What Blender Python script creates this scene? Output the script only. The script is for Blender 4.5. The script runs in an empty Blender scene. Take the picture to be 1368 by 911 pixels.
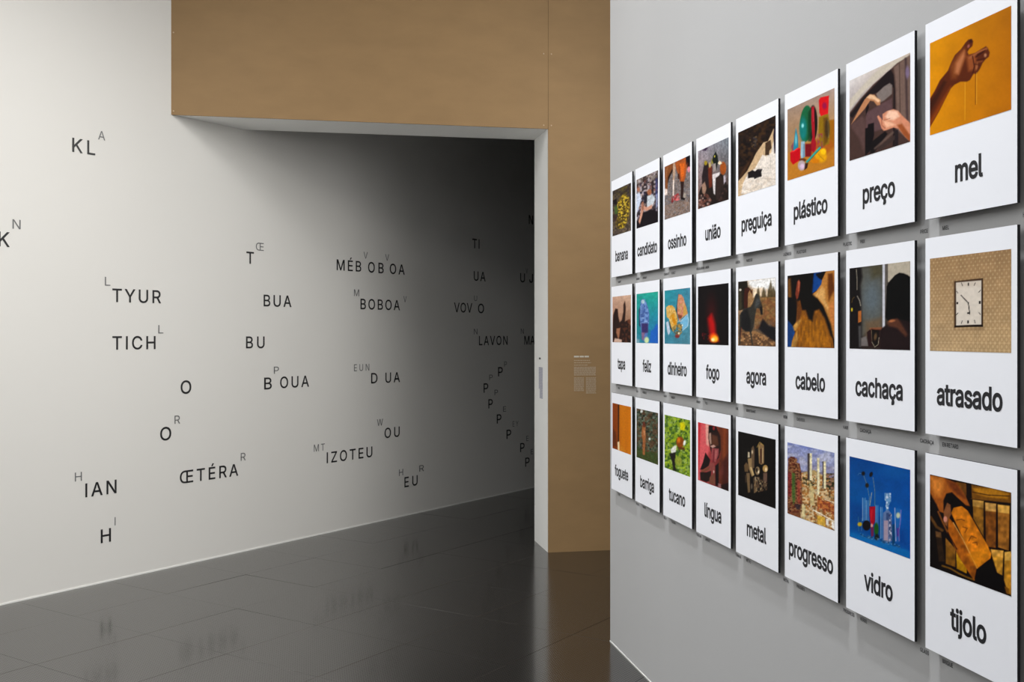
import bpy, bmesh, math
import numpy as np
from math import pi, radians, sqrt, atan
from mathutils import Vector, Matrix
from mathutils.geometry import delaunay_2d_cdt

SC = bpy.context.scene
COL = SC.collection

# ------------------------------------------------------------------ camera
cam_data = bpy.data.cameras.new('camera')
cam_data.sensor_width = 36.0
cam_data.lens = 1418 / 1368 * 36.0
cam_data.shift_y = -9.5 / 1368
cam_data.clip_start = 0.05
cam = bpy.data.objects.new('camera', cam_data)
cam.location = (0, 0, 1.5)
cam.rotation_euler = (radians(90), 0, -atan(275 / 1418))
COL.objects.link(cam)
SC.camera = cam

# ------------------------------------------------------------------ world and exposure
w = bpy.data.worlds.new('world'); SC.world = w; w.use_nodes = True
w.node_tree.nodes['Background'].inputs[0].default_value = (0.02, 0.02, 0.022, 1)
w.node_tree.nodes['Background'].inputs[1].default_value = 1.0
vs = SC.view_settings
vs.view_transform = 'Standard'; vs.look = 'None'; vs.gamma = 1; vs.use_curve_mapping = False
vs.exposure = 0.0

# ------------------------------------------------------------------ gallery lamps, and unseen fill lights added for brightness
def area(name, loc, target, sx, sy, power, color=(1, 1, 1), spread=180):
    d = bpy.data.lights.new(name, 'AREA'); d.shape = 'RECTANGLE'; d.size = sx; d.size_y = sy
    d.energy = power; d.color = color; d.spread = radians(spread)
    o = bpy.data.objects.new(name, d); COL.objects.link(o)
    o.location = loc
    o.rotation_euler = (Vector(target) - Vector(loc)).to_track_quat('-Z', 'Y').to_euler()
    return o

WARM = (1.0, 0.983, 0.95); COOL = (0.96, 0.98, 1.0)
area('passage_softlight', (3.0, 5.1, 4.7), (1.4, 6.0, 0), 2.0, 2.0, 34, WARM)
area('passage_fill', (2.6, 5.6, 3.2), (-1.0, 6.9, 1.3), 1.1, 1.1, 14.5, WARM, 120)  # unseen low fill behind the grey wall, lifts the slanting wall
area('slant_wall_fill', (-0.6, 3.6, 5.2), (-1.9, 6.0, 0.1), 1.4, 1.4, 33, WARM, 80)  # unseen fill added to brighten the left part of the slanting wall
area('ceiling_softlight', (-1.0, -1.2, 6.3), (-0.5, 3.0, 0), 3.0, 3.0, 130, WARM)
area('picture_spot', (-0.2, 4.2, 6.2), (1.45, 4.2, 0.8), 0.25, 0.25, 22, COOL, 70)
area('picture_spot_front', (0.35, 3.4, 6.2), (1.45, 1.6, 0.6), 0.18, 0.18, 24, COOL, 60)
area('panel_fill', (-1.6, 0.6, 4.2), (1.45, 2.6, 1.2), 1.6, 1.6, 18, COOL, 120)  # added frontal fill, evens out the panels and the gaps between them
area('panel_side_fill', (-2.6, 3.2, 3.2), (1.45, 4.6, 1.0), 1.0, 1.0, 24, COOL, 120)  # unseen low fill, added to lift the lower grey wall
area('far_panel_fill', (-1.6, 5.0, 4.2), (1.45, 5.2, 1.2), 1.3, 1.3, 30, WARM, 130)  # unseen, added to brighten the far panels and the white jamb

# ------------------------------------------------------------------ materials
def lin(c):
    c = np.asarray(c, float) / 255.0
    return np.where(c <= 0.04045, c / 12.92, ((c + 0.055) / 1.055) ** 2.4)

def mat(name, color, rough=0.6, spec=0.5, noise=None, bump=None, ior=None):
    m = bpy.data.materials.new(name); m.use_nodes = True
    nt = m.node_tree; b = nt.nodes['Principled BSDF']
    b.inputs['Base Color'].default_value = (*color, 1)
    b.inputs['Roughness'].default_value = rough
    b.inputs['Specular IOR Level'].default_value = spec
    if ior: b.inputs['IOR'].default_value = ior
    if noise or bump:
        tc = nt.nodes.new('ShaderNodeTexCoord')
    if noise:                                   # (amount, scale, stretch)
        mp = nt.nodes.new('ShaderNodeMapping'); mp.inputs['Scale'].default_value = noise[2]
        nz = nt.nodes.new('ShaderNodeTexNoise'); nz.inputs['Scale'].default_value = noise[1]
        nz.inputs['Detail'].default_value = 5
        mx = nt.nodes.new('ShaderNodeMix'); mx.data_type = 'RGBA'
        k = noise[0]
        mx.inputs['A'].default_value = tuple(v * (1 - k) for v in color) + (1,)
        mx.inputs['B'].default_value = tuple(min(1, v * (1 + k)) for v in color) + (1,)
        nt.links.new(tc.outputs['Object'], mp.inputs[0]); nt.links.new(mp.outputs[0], nz.inputs['Vector'])
        nt.links.new(nz.outputs['Fac'], mx.inputs['Factor']); nt.links.new(mx.outputs['Result'], b.inputs['Base Color'])
    if bump:                                    # (strength, scale)
        nb = nt.nodes.new('ShaderNodeTexNoise'); nb.inputs['Scale'].default_value = bump[1]; nb.inputs['Detail'].default_value = 4
        bp = nt.nodes.new('ShaderNodeBump'); bp.inputs['Strength'].default_value = bump[0]; bp.inputs['Distance'].default_value = 0.002
        nt.links.new(tc.outputs['Object'], nb.inputs['Vector']); nt.links.new(nb.outputs['Fac'], bp.inputs['Height'])
        nt.links.new(bp.outputs[0], b.inputs['Normal'])
    return m

M = {}
M['white_wall'] = mat('white_wall', (0.80, 0.79, 0.76), 0.75, 0.3, (0.012, 1.2, (1, 1, 1)), (0.12, 220))
M['white_reveal'] = mat('white_reveal', (0.92, 0.92, 0.90), 0.7, 0.3)
M['grey_wall'] = mat('grey_wall', (0.42, 0.42, 0.422), 0.7, 0.3, (0.02, 1.0, (3, 3, 0.4)), (0.12, 220))
M['brown_board'] = mat('brown_board', (0.315, 0.198, 0.092), 0.62, 0.3, (0.13, 5.0, (1.0, 1.0, 2.2)), (0.25, 160))
M['screw'] = mat('screw', (0.55, 0.42, 0.28), 0.5)
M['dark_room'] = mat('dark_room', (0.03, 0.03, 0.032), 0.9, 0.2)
M['ceiling'] = mat('ceiling_paint', (0.55, 0.55, 0.54), 0.9, 0.2)
M['pale_strip'] = mat('pale_strip', (0.9, 0.9, 0.87), 0.35, 0.5)
M['black_vinyl'] = mat('black_vinyl', (0.012, 0.012, 0.014), 0.45)
M['grey_vinyl'] = mat('grey_vinyl', (0.16, 0.16, 0.165), 0.5)
M['caption_vinyl'] = mat('caption_vinyl', (0.03, 0.03, 0.035), 0.5)
M['pale_vinyl'] = mat('pale_vinyl', (0.62, 0.58, 0.50), 0.5)
M['faint_vinyl'] = mat('faint_vinyl', (0.44, 0.34, 0.235), 0.55)
M['lilac_vinyl'] = mat('lilac_vinyl', (0.42, 0.42, 0.52), 0.5)
M['panel_white'] = mat('panel_white', (0.86, 0.875, 0.93), 0.4, 0.4)
M['panel_edge'] = mat('panel_edge', (0.010, 0.010, 0.013), 0.5, 0.3)
M['ink'] = mat('black_ink', (0.010, 0.010, 0.014), 0.5, 0.3)
M['batten'] = mat('batten', (0.6, 0.6, 0.6), 0.6)

def floor_material():
    m = bpy.data.materials.new('floor_tile'); m.use_nodes = True
    nt = m.node_tree; b = nt.nodes['Principled BSDF']; L = nt.links.new; N = nt.nodes.new
    b.inputs['IOR'].default_value = FLOOR_IOR
    tc = N('ShaderNodeNewGeometry')
    mp = N('ShaderNodeMapping'); mp.inputs['Rotation'].default_value = (0, 0, radians(45)); mp.inputs['Scale'].default_value = (72, 72, 72)
    L(tc.outputs['Position'], mp.inputs[0])
    sep = N('ShaderNodeSeparateXYZ'); L(mp.outputs[0], sep.inputs[0])
    dots = []
    for ax in ('X', 'Y'):                        # fine grid of shallow dimples
        fr = N('ShaderNodeMath'); fr.operation = 'FRACT'; L(sep.outputs[ax], fr.inputs[0])
        su = N('ShaderNodeMath'); su.operation = 'SUBTRACT'; su.inputs[1].default_value = 0.5; L(fr.outputs[0], su.inputs[0])
        sq = N('ShaderNodeMath'); sq.operation = 'MULTIPLY'; L(su.outputs[0], sq.inputs[0]); L(su.outputs[0], sq.inputs[1]); dots.append(sq)
    ad = N('ShaderNodeMath'); ad.operation = 'ADD'; L(dots[0].outputs[0], ad.inputs[0]); L(dots[1].outputs[0], ad.inputs[1])
    mr = N('ShaderNodeMapRange'); mr.interpolation_type = 'SMOOTHSTEP'
    mr.inputs['From Min'].default_value = 0.03; mr.inputs['From Max'].default_value = 0.12
    L(ad.outputs[0], mr.inputs['Value'])
    nz = N('ShaderNodeTexNoise'); nz.inputs['Scale'].default_value = 2.0; nz.inputs['Detail'].default_value = 6
    L(tc.outputs['Position'], nz.inputs['Vector'])
    mx = N('ShaderNodeMix'); mx.data_type = 'RGBA'
    mx.inputs['A'].default_value = (*[c * 0.25 for c in FLOOR_COL], 1); mx.inputs['B'].default_value = (*FLOOR_COL, 1)
    L(mr.outputs['Result'], mx.inputs['Factor']); L(mx.outputs['Result'], b.inputs['Base Color'])
    sl = N('ShaderNodeMapRange'); sl.inputs['To Min'].default_value = 0.06; sl.inputs['To Max'].default_value = 0.52
    L(mr.outputs['Result'], sl.inputs['Value']); L(sl.outputs['Result'], b.inputs['Specular IOR Level'])
    rr = N('ShaderNodeMapRange'); rr.inputs['To Min'].default_value = FLOOR_R - 0.03; rr.inputs['To Max'].default_value = FLOOR_R + 0.03
    L(nz.outputs['Fac'], rr.inputs['Value']); L(rr.outputs['Result'], b.inputs['Roughness'])
    bp = N('ShaderNodeBump'); bp.inputs['Strength'].default_value = 0.22; bp.inputs['Distance'].default_value = 0.0006
    L(mr.outputs['Result'], bp.inputs['Height']); L(bp.outputs[0], b.inputs['Normal'])
    return m
FLOOR_IOR = 2.65; FLOOR_COL = (0.022, 0.0195, 0.0175); FLOOR_R = 0.125
M['floor'] = floor_material()
M['joint'] = mat('tile_joint', (0.05, 0.048, 0.046), 0.4)

def print_material():
    m = bpy.data.materials.new('photo_print'); m.use_nodes = True
    nt = m.node_tree; b = nt.nodes['Principled BSDF']
    a = nt.nodes.new('ShaderNodeAttribute'); a.attribute_name = 'print'
    nt.links.new(a.outputs['Color'], b.inputs['Base Color'])
    b.inputs['Roughness'].default_value = 0.5; b.inputs['Specular IOR Level'].default_value = 0.05
    return m
M['print'] = print_material()

# ------------------------------------------------------------------ helpers
def obj(name, me, m=None, parent=None, loc=None, rot=None):
    if isinstance(me, bmesh.types.BMesh):
        d = bpy.data.meshes.new(name); me.to_mesh(d); me.free(); me = d
    if m is not None and not me.materials:
        for x in (m if isinstance(m, (list, tuple)) else [m]): me.materials.append(x)
    o = bpy.data.objects.new(name, me); COL.objects.link(o)
    if parent: o.parent = parent
    if loc is not None: o.location = loc
    if rot is not None: o.rotation_euler = rot
    return o

def empty(name, label, cat, loc, rot=(0, 0, 0), group=None):
    o = bpy.data.objects.new(name, None); COL.objects.link(o)
    o.location = loc; o.rotation_euler = rot; o.empty_display_size = 0.05
    o['label'] = label; o['category'] = cat
    if group: o['group'] = group
    return o

def add_box(bm, x0, x1, y0, y1, z0, z1, mi=0):
    v = [bm.verts.new(p) for p in ((x0,y0,z0),(x1,y0,z0),(x1,y1,z0),(x0,y1,z0),(x0,y0,z1),(x1,y0,z1),(x1,y1,z1),(x0,y1,z1))]
    fs = [bm.faces.new([v[i] for i in q]) for q in ((0,3,2,1),(4,5,6,7),(0,1,5,4),(1,2,6,5),(2,3,7,6),(3,0,4,7))]
    for f in fs: f.material_index = mi
    return fs

def add_prism(bm, pts, z0, z1):
    lo = [bm.verts.new((x, y, z0)) for x, y in pts]; hi = [bm.verts.new((x, y, z1)) for x, y in pts]
    n = len(pts)
    bm.faces.new(lo[::-1]); bm.faces.new(hi)
    for i in range(n): bm.faces.new((lo[i], lo[(i+1) % n], hi[(i+1) % n], hi[i]))

def struct(name, bm, m, parent=None):
    bmesh.ops.recalc_face_normals(bm, faces=bm.faces)
    o = obj(name, bm, m, parent)
    if parent is None: o['kind'] = 'structure'
    return o

# ------------------------------------------------------------------ the setting
H = 6.4
C0 = 7.95                                    # the slanting white wall is the plane Y - X = C0
n_ = 0.2 / sqrt(2)
bm = bmesh.new(); add_box(bm, -5, 4.6, -4, 12.9, -0.25, -0.003); FLOOR = struct('floor', bm, M['joint'])
bm = bmesh.new(); add_prism(bm, [(-4.5, 3.45), (4.3, 12.25), (4.3 - n_, 12.25 + n_), (-4.5 - n_, 3.45 + n_)], 0, H); WALL_LEFT = struct('wall_left', bm, M['white_wall'])
bm = bmesh.new(); add_box(bm, 1.457, 1.66, -3.5, 4.994, 0, H); WALL_RIGHT = struct('wall_right', bm, M['grey_wall'])
bm = bmesh.new(); add_box(bm, -4.65, 4.4, -3.65, -3.5, 0, H); struct('wall_back', bm, M['white_wall'])
bm = bmesh.new(); add_box(bm, -4.65, -4.5, -3.5, 3.45, 0, H); struct('wall_side', bm, M['white_wall'])
bm = bmesh.new(); add_box(bm, 4.2, 4.4, -3.5, 7.536, 0, H); struct('wall_passage', bm, M['white_wall'])
bm = bmesh.new(); add_box(bm, 4.2, 4.4, 7.536, 12.3, 0, H); struct('wall_inner', bm, M['dark_room'])
bm = bmesh.new(); add_box(bm, -4.8, 4.5, -3.7, 7.536, H, H + 0.15); add_box(bm, -4.8, 4.5, 7.536, 12.6, H, H + 0.15); struct('ceiling', bm, [M['ceiling']])
bm = bmesh.new(); add_prism(bm, [(-0.40, 7.54), (4.2, 7.54), (4.2, 12.13), (4.18, 12.13)], 4.0, 4.1); struct('ceiling_low', bm, M['dark_room'])
YB = 7.100; XJ = 1.6275; ZL = 2.908
bm = bmesh.new()
add_prism(bm, [(-0.838, YB + 0.012), (XJ, YB + 0.012), (XJ, 7.536), (-0.414, 7.536)], ZL, H)
add_box(bm, XJ, 4.2, YB + 0.012, 7.536, 0, H)
WALL_FAR = struct('wall_far', bm, M['white_reveal'])
bm = bmesh.new(); add_box(bm, -0.852, XJ + 0.001, YB, YB + 0.0115, ZL - 0.002, H)
lb = obj('board_panel', bm, M['brown_board'], WALL_FAR)
bm = bmesh.new(); add_box(bm, XJ + 0.003, 4.2, YB, YB + 0.0115, 0, H)
obj('board_panel', bm, M['brown_board'], WALL_FAR)
def screw_mesh(r=0.005):
    bm = bmesh.new(); bmesh.ops.create_cone(bm, cap_ends=True, segments=10, radius1=r, radius2=r * 0.8, depth=0.002)
    me = bpy.data.meshes.new('screw'); bm.to_mesh(me); bm.free(); me.materials.append(M['screw']); return me
sm = screw_mesh()
for x, z in ((-0.836, 3.434), (-0.836, 2.93), (1.598, 3.42), (1.598, 2.93), (1.652, 3.42), (1.652, 2.93)):
    obj('screw', sm, None, WALL_FAR, (x, YB - 0.001, z), (pi / 2, 0, 0))
bm = bmesh.new(); e = 0.004 / sqrt(2)
add_prism(bm, [(-4.5 + e, 3.45 - e), (4.2, 12.15 - 2 * e), (4.2, 12.15), (-4.5, 3.45)], 0, 0.009)
struct('base_strip_left', bm, M['pale_strip'])  # thin pale line along the foot of the slanting wall
bm = bmesh.new(); add_box(bm, 1.4545, 1.457, -3.5, 4.994, 0, 0.005); struct('base_strip_right', bm, M['pale_strip'])  # thin pale line along the foot of the grey wall

# raised-floor tiles laid square to the slanting wall
P0, Q0, T = 3.965, 3.895, 0.5915
def tile_mesh(w_, h_):
    bm = bmesh.new(); g = 0.0005; b = 0.0008
    a = [(g, g), (w_ - g, g), (w_ - g, h_ - g), (g, h_ - g)]
    c = [(g + b, g + b), (w_ - g - b, g + b), (w_ - g - b, h_ - g - b), (g + b, h_ - g - b)]
    lo = [bm.verts.new((x, y, -0.003)) for x, y in a]; mi = [bm.verts.new((x, y, -0.0006)) for x, y in a]; hi = [bm.verts.new((x, y, 0)) for x, y in c]
    bm.faces.new(hi)
    for i in range(4):
        j = (i + 1) % 4
        bm.faces.new((lo[i], lo[j], mi[j], mi[i])); bm.faces.new((mi[i], mi[j], hi[j], hi[i]))
    me = bpy.data.meshes.new('floor_tile'); bm.to_mesh(me); bm.free(); me.materials.append(M['floor']); return me
full = tile_mesh(T, T); QW = C0 / sqrt(2)
edge_h = QW - (Q0 + 2 * T); part = tile_mesh(T, edge_h)
rng = np.random.default_rng(5)
for i in range(-9, 12):
    for j in range(-13, 3):
        p, q = P0 + i * T, Q0 + j * T
        cp, cq = p + T / 2, q + T / 2
        x, y = (cp - cq) / sqrt(2), (cp + cq) / sqrt(2)
        if not (-4.9 < x < 4.5 and -3.9 < y < 12.5): continue
        if y < 0.3 or abs(x - y * 0.19) > 2.4 + y * 0.42: continue
        me = part if j == 2 else full
        o = obj('floor_tile', me, None, FLOOR, ((p - q) / sqrt(2), (p + q) / sqrt(2), 0), (rng.normal(0, 0.0004), rng.normal(0, 0.0004), radians(45)))

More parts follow.
